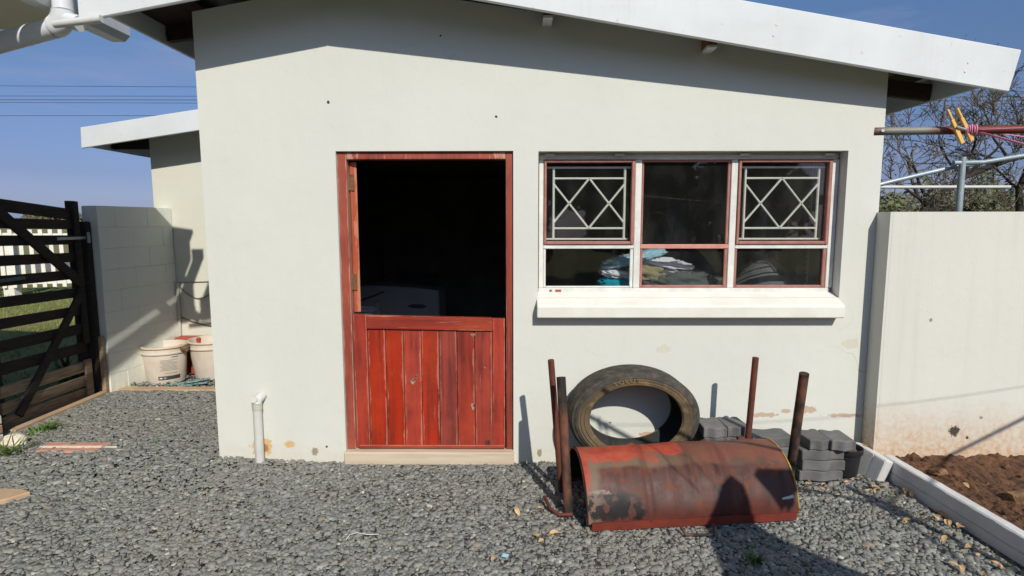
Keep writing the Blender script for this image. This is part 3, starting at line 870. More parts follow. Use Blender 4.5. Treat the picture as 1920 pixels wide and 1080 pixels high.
MB().box(ra, rb, 0.0665, 0.0735, LZ0 + 0.01, LZ1 - 0.11).build('backing_board', M['timber_dark'], door)
# knots, splits and a bolt plate on the planks
M['knot'] = simple('bare_knot_wood', rgb(176, 128, 108), rgb(70, 40, 32), 26, 0.85, 0.6, 60, 0.004, p=(0.42, 0.58))
def knot(x, z, rx, rz_, rot):
    n = 14
    pts = []
    for k in range(n):
        t = 2 * PI * k / n
        q = 1 + 0.28 * math.sin(3 * t + x * 40) + random.uniform(-0.12, 0.12)
        px, pz = rx * q * math.cos(t), rz_ * q * math.sin(t)
        pts.append((x + px * math.cos(rot) - pz * math.sin(rot), z + px * math.sin(rot) + pz * math.cos(rot)))
    MB().prism(pts, 0.0382, 0.0405, 'y').build('knot', M['knot'], door)
knot(-0.722, 0.585, 0.016, 0.048, -0.75)
knot(-0.30, 0.905, 0.016, 0.014, 0.2)
knot(-0.305, 0.395, 0.014, 0.026, 0.1)
knot(-0.215, 0.68, 0.008, 0.012, 0.1)
MB().box(-0.212, -0.186, 0.0275, 0.0295, 0.115, 0.150).build('chipped_patch', M['rust_burnt'], door)
# upper leaf, swung inwards
hx, hy = DX0 + 0.070, 0.072
up = MB().box(0, 0.046, 0.003, 0.79, 1.062, DZ1 - 0.062).xform(Matrix.Translation((hx, hy, 0)) @ Matrix.Rotation(math.radians(17.5), 4, 'Z')).build('upper_door', M['leaf_red'], house, bevel=0.003)
for z in (1.96, 1.275):
    MB().box(DX0 + 0.050, DX0 + 0.098, 0.0695, 0.0745, z - 0.055, z + 0.055).build('hinge', M['hinge'], up)
    MB().tube([(DX0 + 0.064, 0.066, z - 0.055), (DX0 + 0.064, 0.066, z + 0.055)], 0.007, 8).build('hinge_pin', M['hinge'], up)

# ---- window
WY = 0.10
win = MB().box(WX0 + 0.002, WX1 - 0.002, WY + 0.0, WY + 0.012, WZ1 - 0.034, WZ1 - 0.002).build('window', M['win_white'], house)
def wb(name, x0, x1, z0, z1, m, y0=WY - 0.012, y1=WY + 0.030, bev=0.003):
    return MB().box(x0, x1, y0, y1, z0, z1).build(name, m, win, bevel=bev)
T = 0.028
zt, zb = WZ1 - 0.034, 1.232
mx_ = [0.174, 0.838, 1.492, 2.164]     # centre lines of uprights
wb('frame_head', WX0 + 0.006, WX1 - 0.018, zt - 0.012, zt + 0.018, M['win_white'])
wb('frame_bottom', WX0 + 0.006, WX1 - 0.018, zb - 0.03, zb - 0.001, M['win_white'])
wb('mullion', mx_[0] - 0.016, mx_[0] + 0.016, zb, zt - 0.013, M['win_white'])
wb('mullion', mx_[1] - 0.022, mx_[1] + 0.022, zb, zt - 0.013, M['win_white'])
wb('mullion', mx_[2] - 0.022, mx_[2] + 0.022, zb, zt - 0.013, M['win_white'])
wb('mullion', mx_[3] - 0.012, mx_[3] + 0.035, zb, zt - 0.013, M['win_white'])
TZ = 1.520
cols = [(mx_[0] + 0.017, mx_[1] - 0.023), (mx_[1] + 0.023, mx_[2] - 0.023), (mx_[2] + 0.023, mx_[3] - 0.013)]
for i, (a, b) in enumerate(cols):
    wb('transom', a, b, TZ - 0.015, TZ + 0.015, M['win_pink'] if i == 1 else M['win_white'])
    # upper light
    r = M['win_red']
    z0, z1 = TZ + 0.016, zt - 0.014
    s = 0.023 if i != 1 else 0.018
    yo = (WY - 0.026, WY + 0.018) if i != 1 else (WY - 0.004, WY + 0.02)
    sash = wb('sash_stile', a + 0.002, a + 0.002 + s * 0.7, z0, z1, r, *yo)
    wb('sash_stile', b - s - 0.002, b - 0.002, z0, z1, r, *yo)
    wb('sash_rail', a + 0.003 + s * 0.7, b - s - 0.003, z1 - s * 0.8, z1, r, *yo)
    if i != 1:
        wb('sash_rail', a + 0.003 + s * 0.7, b - s - 0.003, z0, z0 + s * 0.9, r, *yo)
    MB().box(a + 0.012, b - 0.012, WY + 0.006, WY + 0.010, z0 + 0.005, z1 - 0.005).build('pane', M['glass'], win)
    # lower light
    z0, z1 = zb, TZ - 0.016
    if i == 0:
        wb('glazing_bead', a, a + 0.016, z0, z1, M['win_white'], WY - 0.004, WY + 0.012)
        wb('glazing_bead', b - 0.022, b, z0, z1, M['win_white'], WY - 0.004, WY + 0.012)
        wb('glazing_bead', a + 0.017, b - 0.023, z0, z0 + 0.012, M['win_white'], WY - 0.004, WY + 0.012)
    else:
        wb('glazing_bead', a, a + 0.018, z0, z1, r, WY - 0.006, WY + 0.012)
        wb('glazing_bead', b - 0.024, b, z0, z1, r, WY - 0.006, WY + 0.012)
        wb('glazing_bead', a + 0.019, b - 0.025, z0, z0 + 0.018, r, WY - 0.006, WY + 0.012)
    MB().box(a + 0.004, b - 0.004, WY + 0.013, WY + 0.017, z0 + 0.002, z1).build('pane', M['glass_clean'] if i == 0 else M['glass'], win)
    if i != 1:
        # burglar guard: frame, two rails and a zigzag that makes the diamonds
        gy = WY + 0.040
        x0, x1 = a + 0.030, b - 0.045
        gz0, gz1 = TZ + 0.050, zt - 0.060
        gx0, gx1 = x0 + 0.040, x1 - 0.016
        def rod(p, q, rr_=0.0075):
            MB().tube([(p[0], gy, p[1]), (q[0], gy, q[1])], rr_, 6).build('burglar_bar', M['bars'], win)
        rod((x0 - 0.01, gz1), (x1 + 0.025, gz1)); rod((x0 - 0.01, gz0), (x1 + 0.015, gz0))
        rod((gx0, gz0), (gx0, gz1), 0.009); rod((gx1, gz0), (gx1, gz1), 0.009)
        iz0, iz1 = gz0 + 0.075, gz1 - 0.075
        rod((gx0, iz0), (gx1, iz0)); rod((gx0, iz1), (gx1, iz1))
        cx = (gx0 + gx1) / 2
        for sx in (gx0, gx1):
            rod((sx, iz0 + 0.055), (cx, iz1)) if False else None
        hw = (gx1 - gx0) / 2
        ext = 0.80
        for sgn in (-1, 1):
            # long diagonals leaving the apexes and stopping at the side bars
            slope = (iz1 - iz0) / (hw * 1.12)
            xe = cx + sgn * hw
            rod((cx, iz1), (cx + sgn * hw, iz1 - slope * hw))
            rod((cx, iz0), (cx + sgn * hw, iz0 + slope * hw))
# friction stays under the head and the sill
for x in (0.23, 0.70, 1.55, 2.12):
    MB().box(x - 0.032, x + 0.032, WY - 0.035, WY - 0.002, WZ1 - 0.026, WZ1 - 0.008).build('vent_block', M['win_white'], win)
MB().prism([(0.165, WZ0 + 0.02), (0.165, WZ0 + 0.02)], 0, 0) if False else None
sill = MB()
# sloping top from frame down to a rounded nose
prof = [(WY + 0.03, 1.205), (WY - 0.01, 1.205), (-0.085, 1.135), (-0.090, 1.120), (-0.090, 1.050), (-0.075, 1.046), (0.0, 1.046), (0.0, 1.10), (WY + 0.03, 1.10)]
sill.prism([(y, z) for y, z in prof], 0.142, 2.200, 'x')
sill.build('sill', M['sill_white'], win, bevel=0.006, seg=2)
MB().box(0.28, 0.36, -0.0, 0.003, 1.205, 1.206) if False else None
M['paint_chip'] = simple('red_paint_chip', rgb(176, 70, 66), rgb(160, 60, 58), 20, 0.7)
for (x0, x1) in ((0.275, 0.315), (0.235, 0.25)):
    MB().box(x0, x1, WY - 0.0165, WY - 0.0125, zb - 0.026, zb - 0.012).build('paint_chip', M['paint_chip'], win)

# ---- drain vent pipe on the wall
vp = thing('vent_pipe', (-1.80, -0.05, 0.0), 'white plastic pipe with capped bend standing against the wall left of the door', 'pipe')
MB().tube([(-1.795, -0.050, -0.05), (-1.795, -0.050, 0.425)], 0.030, 18).build('pipe', M['pvc'], vp, angle=40)
MB().tube([(-1.795, -0.050, 0.40), (-1.795, -0.050, 0.452)], 0.034, 18).build('collar', M['pvc_grey'], vp, angle=40)
MB().tube([(-1.795, -0.060, 0.440), (-1.790, -0.045, 0.470), (-1.778, -0.015, 0.485), (-1.774, 0.002, 0.487)], [0.033, 0.034, 0.032, 0.032], 16).build('bend', M['pvc'], vp, angle=40)
MB().tube([(-1.797, -0.062, 0.470), (-1.799, -0.086, 0.478)], [0.028, 0.022], 16).build('cap', M['pvc'], vp, angle=40)

# ------------------------------------------------------------------ things inside
ap = thing('washing_machine', (-1.25, 2.6, 0.055), 'dim rounded white appliance seen just above the half door', 'washing machine')
body = []
for k in range(9):
    t = k / 8
    body.append((-1.80 + 0.955 * t, 0.995 - 0.055 * t * t + 0.01 * math.sin(PI * t)))
body += [(-0.845, 0.90), (-0.835, 0.06), (-1.80, 0.06)]
MB().prism(body, 2.35, 2.95, 'y').build('body', M['appliance'], ap, bevel=0.018, seg=3)
MB().prism([(2.62, 1.005), (2.90, 1.005), (2.90, 1.085), (2.80, 1.085)], -1.40, -0.90, 'x').build('control_panel', M['appliance_dark'], ap, bevel=0.015, seg=2)
MB().prism([(-1.20, 0.775), (-1.14, 0.795), (-1.02, 0.79), (-0.985, 0.765), (-1.03, 0.745), (-1.15, 0.75)], 2.340, 2.349, 'y').build('handle', M['appliance_dark'], ap)
MB().bar((-1.80, 2.345, 0.80), (-1.45, 2.345, 0.93), 0.012, 0.02).build('lid_edge', M['appliance_dark'], ap)
bs = thing('pile_of_papers', (-1.6, 1.9, 0.66), 'edge of a pale stack of papers inside the doorway', 'papers')
for k in range(4):
    MB().box(-1.75, -1.47, 1.95, 2.2, 0.70 + k * 0.034, 0.70 + k * 0.034 + 0.026).build('sheet_bundle', M['white_cotton'], bs)
st_ = thing('stool', (-1.6, 2.05, 0.055), 'low dark stool under the papers inside the doorway', 'stool')
MB().box(-1.78, -1.44, 1.9, 2.25, 0.655, 0.695).build('seat', M['bench'], st_)
for sx in (-1.76, -1.46):
    for sy in (1.92, 2.23):
        MB().box(sx - 0.015, sx + 0.015, sy - 0.015, sy + 0.015, 0.056, 0.654).build('leg', M['bench'], st_)

wbn = thing('workbench', (1.3, 0.6, 0.055), 'timber workbench under the window inside the room', 'table')
MB().box(0.30, 2.19, 0.24, 0.95, 1.10, 1.145).build('tabletop', M['bench'], wbn)
for sx in (0.34, 2.15):
    for sy in (0.28, 0.91):
        MB().box(sx - 0.03, sx + 0.03, sy - 0.03, sy + 0.03, 0.056, 1.099).build('leg', M['bench'], wbn)

def crumple(name, m, c, r, label, seed, rot=0.0, tilt=0.0, n=26, amp=0.22, freq=2.4):
    """folded garment: squashed ball pushed about by ridged noise"""
    vs, fs = [], []
    for j in range(n + 1):
        th = PI * j / n
        for i in range(2 * n):
            ph = PI * i / n
            d = Vector((math.sin(th) * math.cos(ph), math.sin(th) * math.sin(ph), math.cos(th)))
            e = Vector((math.copysign(abs(d.x) ** 0.7, d.x), math.copysign(abs(d.y) ** 0.7, d.y), math.copysign(abs(d.z) ** 0.8, d.z)))
            f = 1 + amp * (1 - 2 * abs(noise.noise(Vector((d.x * freq + seed, d.y * freq, d.z * freq * 1.6)))) * 1.6) * 0.6 + amp * 0.5 * noise.noise(Vector((d.x * 5 + seed, d.y * 5, d.z * 9)))
            vs.append((e.x * r[0] * f, e.y * r[1] * f, e.z * r[2] * f))
    for j in range(n):
        for i in range(2 * n):
            i2 = (i + 1) % (2 * n)
            fs.append((j * 2 * n + i, j * 2 * n + i2, (j + 1) * 2 * n + i2, (j + 1) * 2 * n + i))
    mb = MB().add(vs, fs)
    mb.xform(Matrix.Translation(c) @ Matrix.Rotation(rot, 4, 'Z') @ Matrix.Rotation(tilt, 4, 'Y'))
    return tag(mb.build(name, m, smooth=True), label, 'clothing', 'heap of laundry inside the window')
crumple('folded_shirt', M['light_blue_cotton'], (0.87, 0.38, 1.418), (0.23, 0.12, 0.036), 'light blue shirt on top of the heap behind the window', 1.0, 0.1, -0.24)
crumple('folded_towel', M['white_cotton'], (1.04, 0.41, 1.375), (0.25, 0.13, 0.055), 'crumpled white cloth across the top of the laundry heap', 4.0, -0.1, 0.14, amp=0.35)
crumple('folded_sheet', M['white_cotton'], (0.76, 0.35, 1.305), (0.13, 0.11, 0.032), 'white cloth folded above the turquoise towel behind the window', 7.0, 0.0, 0.12)
crumple('khaki_trousers', M['khaki_cotton'], (0.97, 0.33, 1.315), (0.15, 0.09, 0.07), 'khaki garment in the middle of the laundry heap', 9.0, 0.2, 0.25, amp=0.3)
crumple('charcoal_trousers', M['charcoal_cotton'], (1.18, 0.35, 1.245), (0.26, 0.12, 0.09), 'dark grey garment at the right of the laundry heap', 13.0, 0.0, 0.05, amp=0.38, freq=3.4)
crumple('turquoise_towel', M['turquoise_cotton'], (0.75, 0.34, 1.225), (0.14, 0.11, 0.058), 'bright turquoise towel at the bottom of the laundry heap', 17.0, 0.0, 0.0)
crumple('grey_jersey', M['grey_cotton'], (0.86, 0.42, 1.33), (0.13, 0.12, 0.055), 'mid grey garment in the left of the laundry heap', 21.0, 0.3, 0.05)
tag(MB().lathe([(0.0, 0.0), (0.06, 0.0), (0.06, 0.03), (0.12, 0.06), (0.15, 0.12), (0.13, 0.13), (0.0, 0.135)], 24, (1.44, 0.42, 1.146)).build('rolled_hose', M['charcoal_cotton'], angle=40), 'dark rounded roll at the right end of the laundry heap', 'roll')
um = thing('umbrella', (1.97, 0.66, 1.146), 'dusty grey dome of an umbrella behind the right window pane', 'umbrella')
dome = MB()
n = 10
vs, fs = [(1.97, 0.62, 1.40)], []
for j in range(1, 6):
    for i in range(n * 3):
        t = 2 * PI * i / (n * 3)
        sc = 1 - 0.05 * abs(math.sin(t * 5)) * j / 5
        rr_ = 0.27 * (j / 5) * sc
        vs.append((1.97 + rr_ * math.cos(t), 0.62 + 0.9 * rr_ * math.sin(t), 1.40 - 0.20 * (j / 5) ** 1.7))
for i in range(n * 3):
    fs.append((0, 1 + i, 1 + (i + 1) % (n * 3)))
for j in range(4):
    for i in range(n * 3):
        a = 1 + j * n * 3 + i; b = 1 + j * n * 3 + (i + 1) % (n * 3)
        fs.append((a, a + n * 3, b + n * 3, b))
dome.add(vs, fs).build('canopy', M['grey_cotton'], um, smooth=True)
MB().tube([(1.97, 0.62, 1.39), (1.97, 0.62, 1.44)], 0.006, 6).build('tip', M['galv'], um)
ang_ = MB().box(2.10, 2.14, 0.30, 0.303, 1.146, 2.1)
ang_.box(2.137, 2.14, 0.304, 0.34, 1.146, 2.1)
sp = thing('slotted_upright', (2.12, 0.31, 1.146), 'slotted steel shelf upright behind the right window pane', 'shelf upright')
for k in range(24):
    z = 1.15 + k * 0.04
    MB().box(2.100, 2.112, 0.300, 0.303, z, z + 0.038).build('slotted_strip', M['galv'], sp) if k == 0 else None
mbx = MB()
for k in range(24):
    z = 1.15 + k * 0.04
    mbx.box(2.113, 2.126, 0.300, 0.303, z, z + 0.016)
mbx.box(2.127, 2.138, 0.300, 0.303, 1.148, 2.10)
mbx.build('perforated_web', M['galv'], sp)

# ------------------------------------------------------------------ garden wall on the right
gw = thing('garden_wall', (2.425, -0.07, 0.0), 'cream plastered garden wall right of the outbuilding, soil splashed at its foot', 'wall')
MB().box(2.420, 2.436, -0.142, -0.002, -0.08, 1.752).build('wall_end', M['garden_wall'], gw)
MB().box(2.437, 7.5, -0.142, 0.02, -0.08, 1.752).build('wall', M['garden_wall'], gw)

# ------------------------------------------------------------------ block wall, left
bw = thing('block_wall', (-4.0, 2.0, 0.0), 'painted concrete block wall stub beside the timber gate', 'wall')
core = MB().add([(-4.125, 1.567, -0.08), (-3.982, 1.567, -0.08), (-3.832, 2.495, -0.08), (-3.975, 2.495, -0.08), (-4.125, 1.567, 1.842), (-3.982, 1.567, 1.842), (-3.832, 2.495, 1.842), (-3.975, 2.495, 1.842)],
     [(0, 3, 2, 1), (4, 5, 6, 7), (0, 1, 5, 4), (1, 2, 6, 5), (2, 3, 7, 6), (3, 0, 4, 7)])
core.build('mortar_core', M['block'], bw)
nc = 9
ch = 1.85 / nc
d = Vector((0.15, 0.94, 0)).normalized()
p0 = Vector((-3.978, 1.56, 0))
L = 0.945
nrm = Vector((d.y, -d.x, 0))
for r_ in range(nc):
    z0, z1 = r_ * ch + 0.001, (r_ + 1) * ch - 0.001
    cuts = [0, 0.40, 0.80, L] if r_ % 2 else [0, 0.20, 0.60, L]
    for a, b in zip(cuts[:-1], cuts[1:]):
        mb = MB()
        A = p0 + d * (a + 0.001); B = p0 + d * (b - 0.001)
        ou = nrm * (0.004 + random.uniform(-0.0015, 0.0025))
        inn = -nrm * 0.10 if a > 0 else -nrm * 0.155
        v4 = [A + ou, B + ou, B + inn, A + inn]
        if a == 0:
            v4[0] -= d * 0.004; v4[3] -= d * 0.004
        mb.add([(q.x, q.y, z0) for q in v4] + [(q.x, q.y, z1) for q in v4], [(0, 3, 2, 1), (4, 5, 6, 7), (0, 1, 5, 4), (1, 2, 6, 5), (2, 3, 7, 6), (3, 0, 4, 7)])
        mb.build('block', M['block'], bw, bevel=0.0025, seg=2)

# ------------------------------------------------------------------ timber gate and its post
gt = thing('timber_gate', (-4.1, 1.0, 0.02), 'dark weathered timber farm gate with diagonal braces', 'gate')
GX = -4.10
def rail(z0, z1, h=0.085, y0=0.50, y1=1.44, m='gate', x=GX, th=0.026):
    mb = MB().bar((x, y0, z0), (x, y1, z1), th, h)
    return mb.build('rail', M[m], gt, bevel=0.004)
rail(1.845, 1.76, 0.10)
for i, z in enumerate((1.675, 1.535, 1.375, 1.215, 1.045, 0.875)):
    rail(z + 0.015, z - 0.005)
for z, m in ((0.70, 'gate'), (0.52, 'gate'), (0.335, 'gate_low'), (0.20, 'gate_low'), (0.085, 'gate_low')):
    rail(z + 0.01, z - 0.005, 0.095, m=m)
MB().box(GX - 0.055, GX - 0.014, 0.46, 0.56, 0.06, 1.90).build('stile', M['gate'], gt, bevel=0.005)
MB().box(GX - 0.055, GX - 0.014, 1.40, 1.49, 0.06, 1.89).build('stile', M['gate'], gt, bevel=0.005)
MB().box(GX + 0.016, GX + 0.04, 1.385, 1.45, 0.55, 1.885).build('stile', M['gate'], gt, bevel=0.005)
MB().box(GX + 0.016, GX + 0.04, 1.37, 1.45, 0.05, 0.40).build('stile', M['gate_low'], gt, bevel=0.005)
MB().bar((GX + 0.030, 0.56, 1.83), (GX + 0.030, 1.44, 1.10), 0.026, 0.085).build('brace', M['gate'], gt, bevel=0.004)
MB().bar((GX + 0.030, 1.42, 1.06), (GX + 0.030, 0.62, 0.12), 0.026, 0.075).build('brace', M['gate'], gt, bevel=0.004)
MB().tube([(GX + 0.03, 0.50, 1.232), (GX + 0.03, 0.80, 1.236)], 0.016, 8).build('latch', M['green_steel'], gt)
MB().box(GX + 0.042, GX + 0.048, 1.16, 1.56, 1.535, 1.56).build('strap_hinge', M['galv'], gt)
gp = thing('gate_post', (-4.12, 1.60, 0.0), 'thick dark timber gate post between gate and block wall', 'post')
MB().box(-4.185, -4.035, 1.497, 1.558, -0.05, 1.70).build('post', M['gate'], gp, bevel=0.012)
MB().box(-4.032, -3.99, 1.50, 1.552, -0.02, 0.60).build('post_packer', M['gate_low'], gp, bevel=0.01)
MB().tube([(-4.03, 1.50, 1.50), (-4.03, 1.50, 1.60)], 0.014, 8).build('hinge_pin', M['galv'], gp)
tag(MB().bar((-3.99, 0.45, 0.030), (-4.00, 1.49, 0.030), 0.06, 0.07).build('gate_kerb', M['concrete_tan'], bevel=0.006), 'narrow pale concrete strip under the gate', 'kerb')
strip = MB().box(-3.99, HX0 - 0.004, 1.60, 1.72, -0.06, 0.045).build('concrete_strip', M['concrete_tan'], bevel=0.01)
tag(strip, 'low tan concrete strip in front of the white buckets', 'kerb')

# ------------------------------------------------------------------ buckets by the block wall
def bucket(name, loc, r0, r1, h, label, print_=False):
    t = thing(name, loc, label, 'bucket', 'white buckets by the block wall')
    x, y, z = loc
    prof = [(0.0, 0.004), (r0 * 0.97, 0.0), (r0, 0.012), (r1 * 0.97, h * 0.80), (r1 * 1.03, h * 0.80), (r1 * 1.04, h * 0.83), (r1 * 0.985, h * 0.835), (r1, h * 0.97), (r1 * 1.05, h * 0.975), (r1 * 1.05, h), (r1 * 0.97, h), (r0 * 0.93, 0.02), (0.0, 0.02)]
    MB().lathe(prof, 40, loc).build('body', M['bucket'], t, angle=35)
    MB().lathe([(r1 * 1.052, h * 0.955), (r1 * 1.062, h * 0.96), (r1 * 1.062, h * 0.995), (r1 * 1.052, h * 1.003)], 40, loc).build('rim', M['bucket_lid'], t, angle=35)
    hp = []
    for k in range(13):
        a = PI * k / 12
        hp.append((x + r1 * 1.06 * math.cos(a), y - r1 * 0.95 * math.sin(a) * 0.55 - 0.0 - r1 * 0.62 * math.sin(a), z + h * 0.93 - 0.03 * math.sin(a)))
    return t
b1 = bucket('white_bucket', (-3.745, 2.075, 0.005), 0.185, 0.215, 0.40, 'dirty white bucket with printed text, standing nearest the block wall')
# printed label wrapped round the first bucket
def wrap(z0, z1, a0, a1, r_at, m, nm):
    vs, fs = [], []
    n = 14
    for k in range(n + 1):
        a = a0 + (a1 - a0) * k / n
        for z in (z0, z1):
            r = r_at(z)
            vs.append((-3.745 + r * math.cos(a), 2.075 + r * math.sin(a), 0.005 + z))
    for k in range(n):
        fs.append((2 * k, 2 * k + 2, 2 * k + 3, 2 * k + 1))
    MB().add(vs, fs).build(nm, m, b1, smooth=True)
rb_ = lambda z: (0.185 + (0.215 * 0.97 - 0.185) * (z - 0.012) / (0.32 - 0.012)) + 0.0016
M['print_black'] = simple('black_print', rgb(46, 46, 50), rgb(70, 70, 72), 60, 0.6)
M['print_grey'] = simple('grey_small_print', rgb(120, 116, 112), rgb(176, 168, 158), 90, 0.6)
wrap(0.052, 0.092, -1.42, -0.32, rb_, M['print_black'], 'printed_band')
wrap(0.064, 0.080, -1.36, -1.22, lambda z: rb_(z) + 0.001, M['bucket'], 'printed_mark')
wrap(0.062, 0.082, -1.16, -1.03, lambda z: rb_(z) + 0.001, M['print_grey'], 'printed_mark')
for k in range(9):
    z = 0.150 + k * 0.0135
    wrap(z, z + 0.0055, -1.30 + 0.06 * (k % 3) * random.random(), -0.42 - 0.25 * random.random(), rb_, M['print_grey'], 'printed_line')
wrap(0.118, 0.124, -1.1, -0.5, rb_, M['print_grey'], 'printed_line')
wrap(0.286, 0.293, -0.75, -0.42, rb_, M['print_black'], 'printed_line')
b2 = bucket('white_bucket', (-3.33, 2.26, 0.005), 0.19, 0.235, 0.42, 'white bucket partly hidden by the corner of the outbuilding')
rb3 = thing('red_bucket', (-3.66, 2.40, 0.0), 'faded red plastic tub wedged behind the two white buckets', 'bucket')
MB().box(-3.80, -3.52, 2.32, 2.47, 0.0, 0.42).build('body', M['redbucket'], rb3, bevel=0.015)
rag = crumple('dirty_rag', M['bench'], (-3.53, 2.06, 0.36), (0.06, 0.05, 0.035), 'brown rag hanging over the rims of the buckets', 31.0, n=12, amp=0.4)
rag['category'] = 'rag'; del rag['group']
sc_ = MB()
for (cx, cy, l, a) in ((-3.42, 1.86, 0.34, 0.25), (-3.36, 1.90, 0.30, 0.45), (-3.30, 1.80, 0.26, 0.1)):
    dv = Vector((math.cos(a), math.sin(a), 0)) * l / 2
    c0 = Vector((cx, cy, 0.03))
    sc_.bar(c0 - dv, c0 + dv + Vector((0, 0, 0.03)), 0.05, 0.006)
tag(sc_.build('plastic_scrap', M['teal']), 'crumpled teal and white plastic scrap at the foot of the buckets', 'litter')
# pipe and cables on the rear wall
tag(MB().tube([(-3.80, 2.475, 1.02), (-3.815, 2.475, 0.30)], 0.018, 8).build('conduit', M['pvc_grey'], angle=40), 'thin vertical conduit on the rear wall above the buckets', 'pipe')
cb = [(-3.80 + 0.4 * k / 12, 2.488, 0.99 - 0.17 * math.sin(PI * min(1, k / 12 * 0.85)) ** 0.9 + 0.03 * k / 12) for k in range(13)]
tag(MB().tube(cb, 0.005, 5).build('cable', M['cable']), 'thin cable sagging across the rear wall', 'cable', 'cables on the rear wall')
tag(MB().tube([(-3.80, 2.488, 1.02), (-3.42, 2.488, 1.03)], 0.004, 5).build('cable', M['cable']), 'thin straight cable running level across the rear wall', 'cable', 'cables on the rear wall')
cb = [(-3.79 + 0.4 * k / 12, 2.488, 0.62 - 0.10 * math.sin(PI / 2 * k / 12)) for k in range(13)]
tag(MB().tube(cb, 0.006, 5).build('cable', M['cable']), 'lower cable curving down behind the right white bucket', 'cable', 'cables on the rear wall')

# ------------------------------------------------------------------ neighbouring house, upper left
nh = thing('neighbouring_house', (-4.6, -1.5, 0.0), 'neighbouring house at far left with deep eave, white gutter and downpipe', 'building')
MB().box(-6.5, -3.965, -5.0, 0.335, -0.08, 3.04).build('wall', M['neighbour'], nh, bevel=0.01)
MB().box(-6.8, -2.905, -5.3, 0.33, 3.05, 3.075).build('soffit', M['soffit'], nh)
MB().add([(-6.8, -5.3, 3.90), (-6.8, 0.35, 3.90), (-2.85, 0.35, 3.29), (-2.85, -5.3, 3.29), (-6.8, -5.3, 3.94), (-6.8, 0.35, 3.94), (-2.85, 0.35, 3.33), (-2.85, -5.3, 3.33)],
         [(0, 1, 2, 3), (7, 6, 5, 4), (0, 4, 5, 1), (1, 5, 6, 2), (2, 6, 7, 3), (3, 7, 4, 0)]).build('roof', M['roof'], nh)
MB().prism([(-6.8, 3.076), (-2.92, 3.076), (-2.92, 3.30), (-6.8, 3.895)], 0.31, 0.335, 'y').build('gable_board', M['white'], nh)
MB().box(-2.904, -2.884, -5.3, 0.325, 3.01, 3.285).build('fascia', M['white'], nh)
gpf = [(-2.882, 2.97), (-2.79, 2.97), (-2.75, 3.01), (-2.75, 3.11), (-2.763, 3.11), (-2.763, 3.016), (-2.796, 2.984), (-2.882, 2.984)]
MB().prism(gpf, -5.3, 0.35, 'y').build('gutter', M['alu'], nh)
MB().prism([(-2.882, 2.97), (-2.79, 2.97), (-2.75, 3.01), (-2.75, 3.11), (-2.882, 3.11)], 0.351, 0.356, 'y').build('gutter_end', M['alu'], nh)
def crimped(pts, r, name, step=0.012):
    P = [Vector(p) for p in pts]
    out, rs = [], []
    for i in range(len(P) - 1):
        nseg = max(2, int((P[i + 1] - P[i]).length / step))
        for k in range(nseg):
            out.append(P[i].lerp(P[i + 1], k / nseg)); rs.append(r * (1.0 + 0.05 * (len(out) % 2)))
    out.append(P[-1]); rs.append(r)
    return MB().tube(out, rs, 16).build(name, M['alu'], nh, angle=50)
arc = []
for k in range(9):
    t = PI / 2 * k / 8 * 0.82
    arc.append((-2.715 - 0.10 * (1 - math.cos(t)), -0.30 + 0.01 * k / 8, 2.955 - 0.10 * math.sin(t)))
MB().tube([(-2.715, -0.30, 3.30), (-2.715, -0.30, 2.955)], 0.056, 18).build('downpipe', M['alu'], nh, angle=40)
crimped(arc, 0.062, 'elbow')
e0 = Vector(arc[-1]); e1 = e0 + (Vector(arc[-1]) - Vector(arc[-2])).normalized() * 0.02
MB().tube([e1 + Vector((0.01, 0, 0.004)), (-3.30, -0.28, 2.735), (-3.99, -0.26, 2.52)], 0.058, 18).build('downpipe', M['alu'], nh, angle=40)
crimped([(-2.70, -0.30, 2.90), (-2.60, -0.33, 2.868)], 0.045, 'elbow')
for x in (-3.22,):
    MB().box(x - 0.05, x + 0.02, 0.25, 0.30, 3.00, 3.048).build('bracket', M['timber_dark'], nh)
# brick plinth at the neighbour's corner
for k, (z, m) in enumerate(((0.0, 'block'), (0.075, 'redbrick'), (0.15, 'block'))):
    MB().box(-4.10, -3.955, 0.10, 0.345, z + 0.004, z + 0.070).build('plinth_brick', M[m], nh, bevel=0.005)

# ------------------------------------------------------------------ tyre
TC = Vector((0.775, -0.165, 0.415))
ty = thing('tyre', (0.775, -0.165, 0.09), 'worn dusty car tyre leaning against the cream wall', 'tyre')
Ro, Ri, Wd = 0.315, 0.220, 0.090
prof = [(Ri, -0.078), (Ri + 0.008, -0.086), (Ri + 0.026, -0.089), (Ri + 0.030, -0.086), (Ri + 0.044, -0.0895), (Ri + 0.048, -0.086), (Ri + 0.056, -0.088), (Ri + 0.062, -0.084), (Ri + 0.070, -0.0815), (Ri + 0.073, -0.077), (Ri + 0.084, -0.073), (Ri + 0.087, -0.067), (Ro - 0.006, -0.058), (Ro - 0.002, -0.050)]
groove = []
for gy in (-0.040, -0.014, 0.014, 0.040):
    groove += [(Ro, gy - 0.010), (Ro, gy - 0.004), (Ro - 0.007, gy - 0.003), (Ro - 0.007, gy + 0.003), (Ro, gy + 0.004)]
prof2 = prof + groove + [(Ro, 0.052), (Ro - 0.008, 0.066), (Ro - 0.030, 0.083), (Ri + 0.03, 0.088), (Ri, 0.080)]
inner = [(Ri + 0.004, 0.074), (Ro - 0.045, 0.070), (Ro - 0.022, 0.045), (Ro - 0.020, -0.045), (Ro - 0.045, -0.070), (Ri + 0.004, -0.072)]
MT = Matrix.Translation(TC) @ Matrix.Rotation(math.radians(-1.5), 4, 'X') @ Matrix.Rotation(math.radians(1.5), 4, 'Z') @ Matrix.Diagonal((1.37, 1.62, 1, 1))
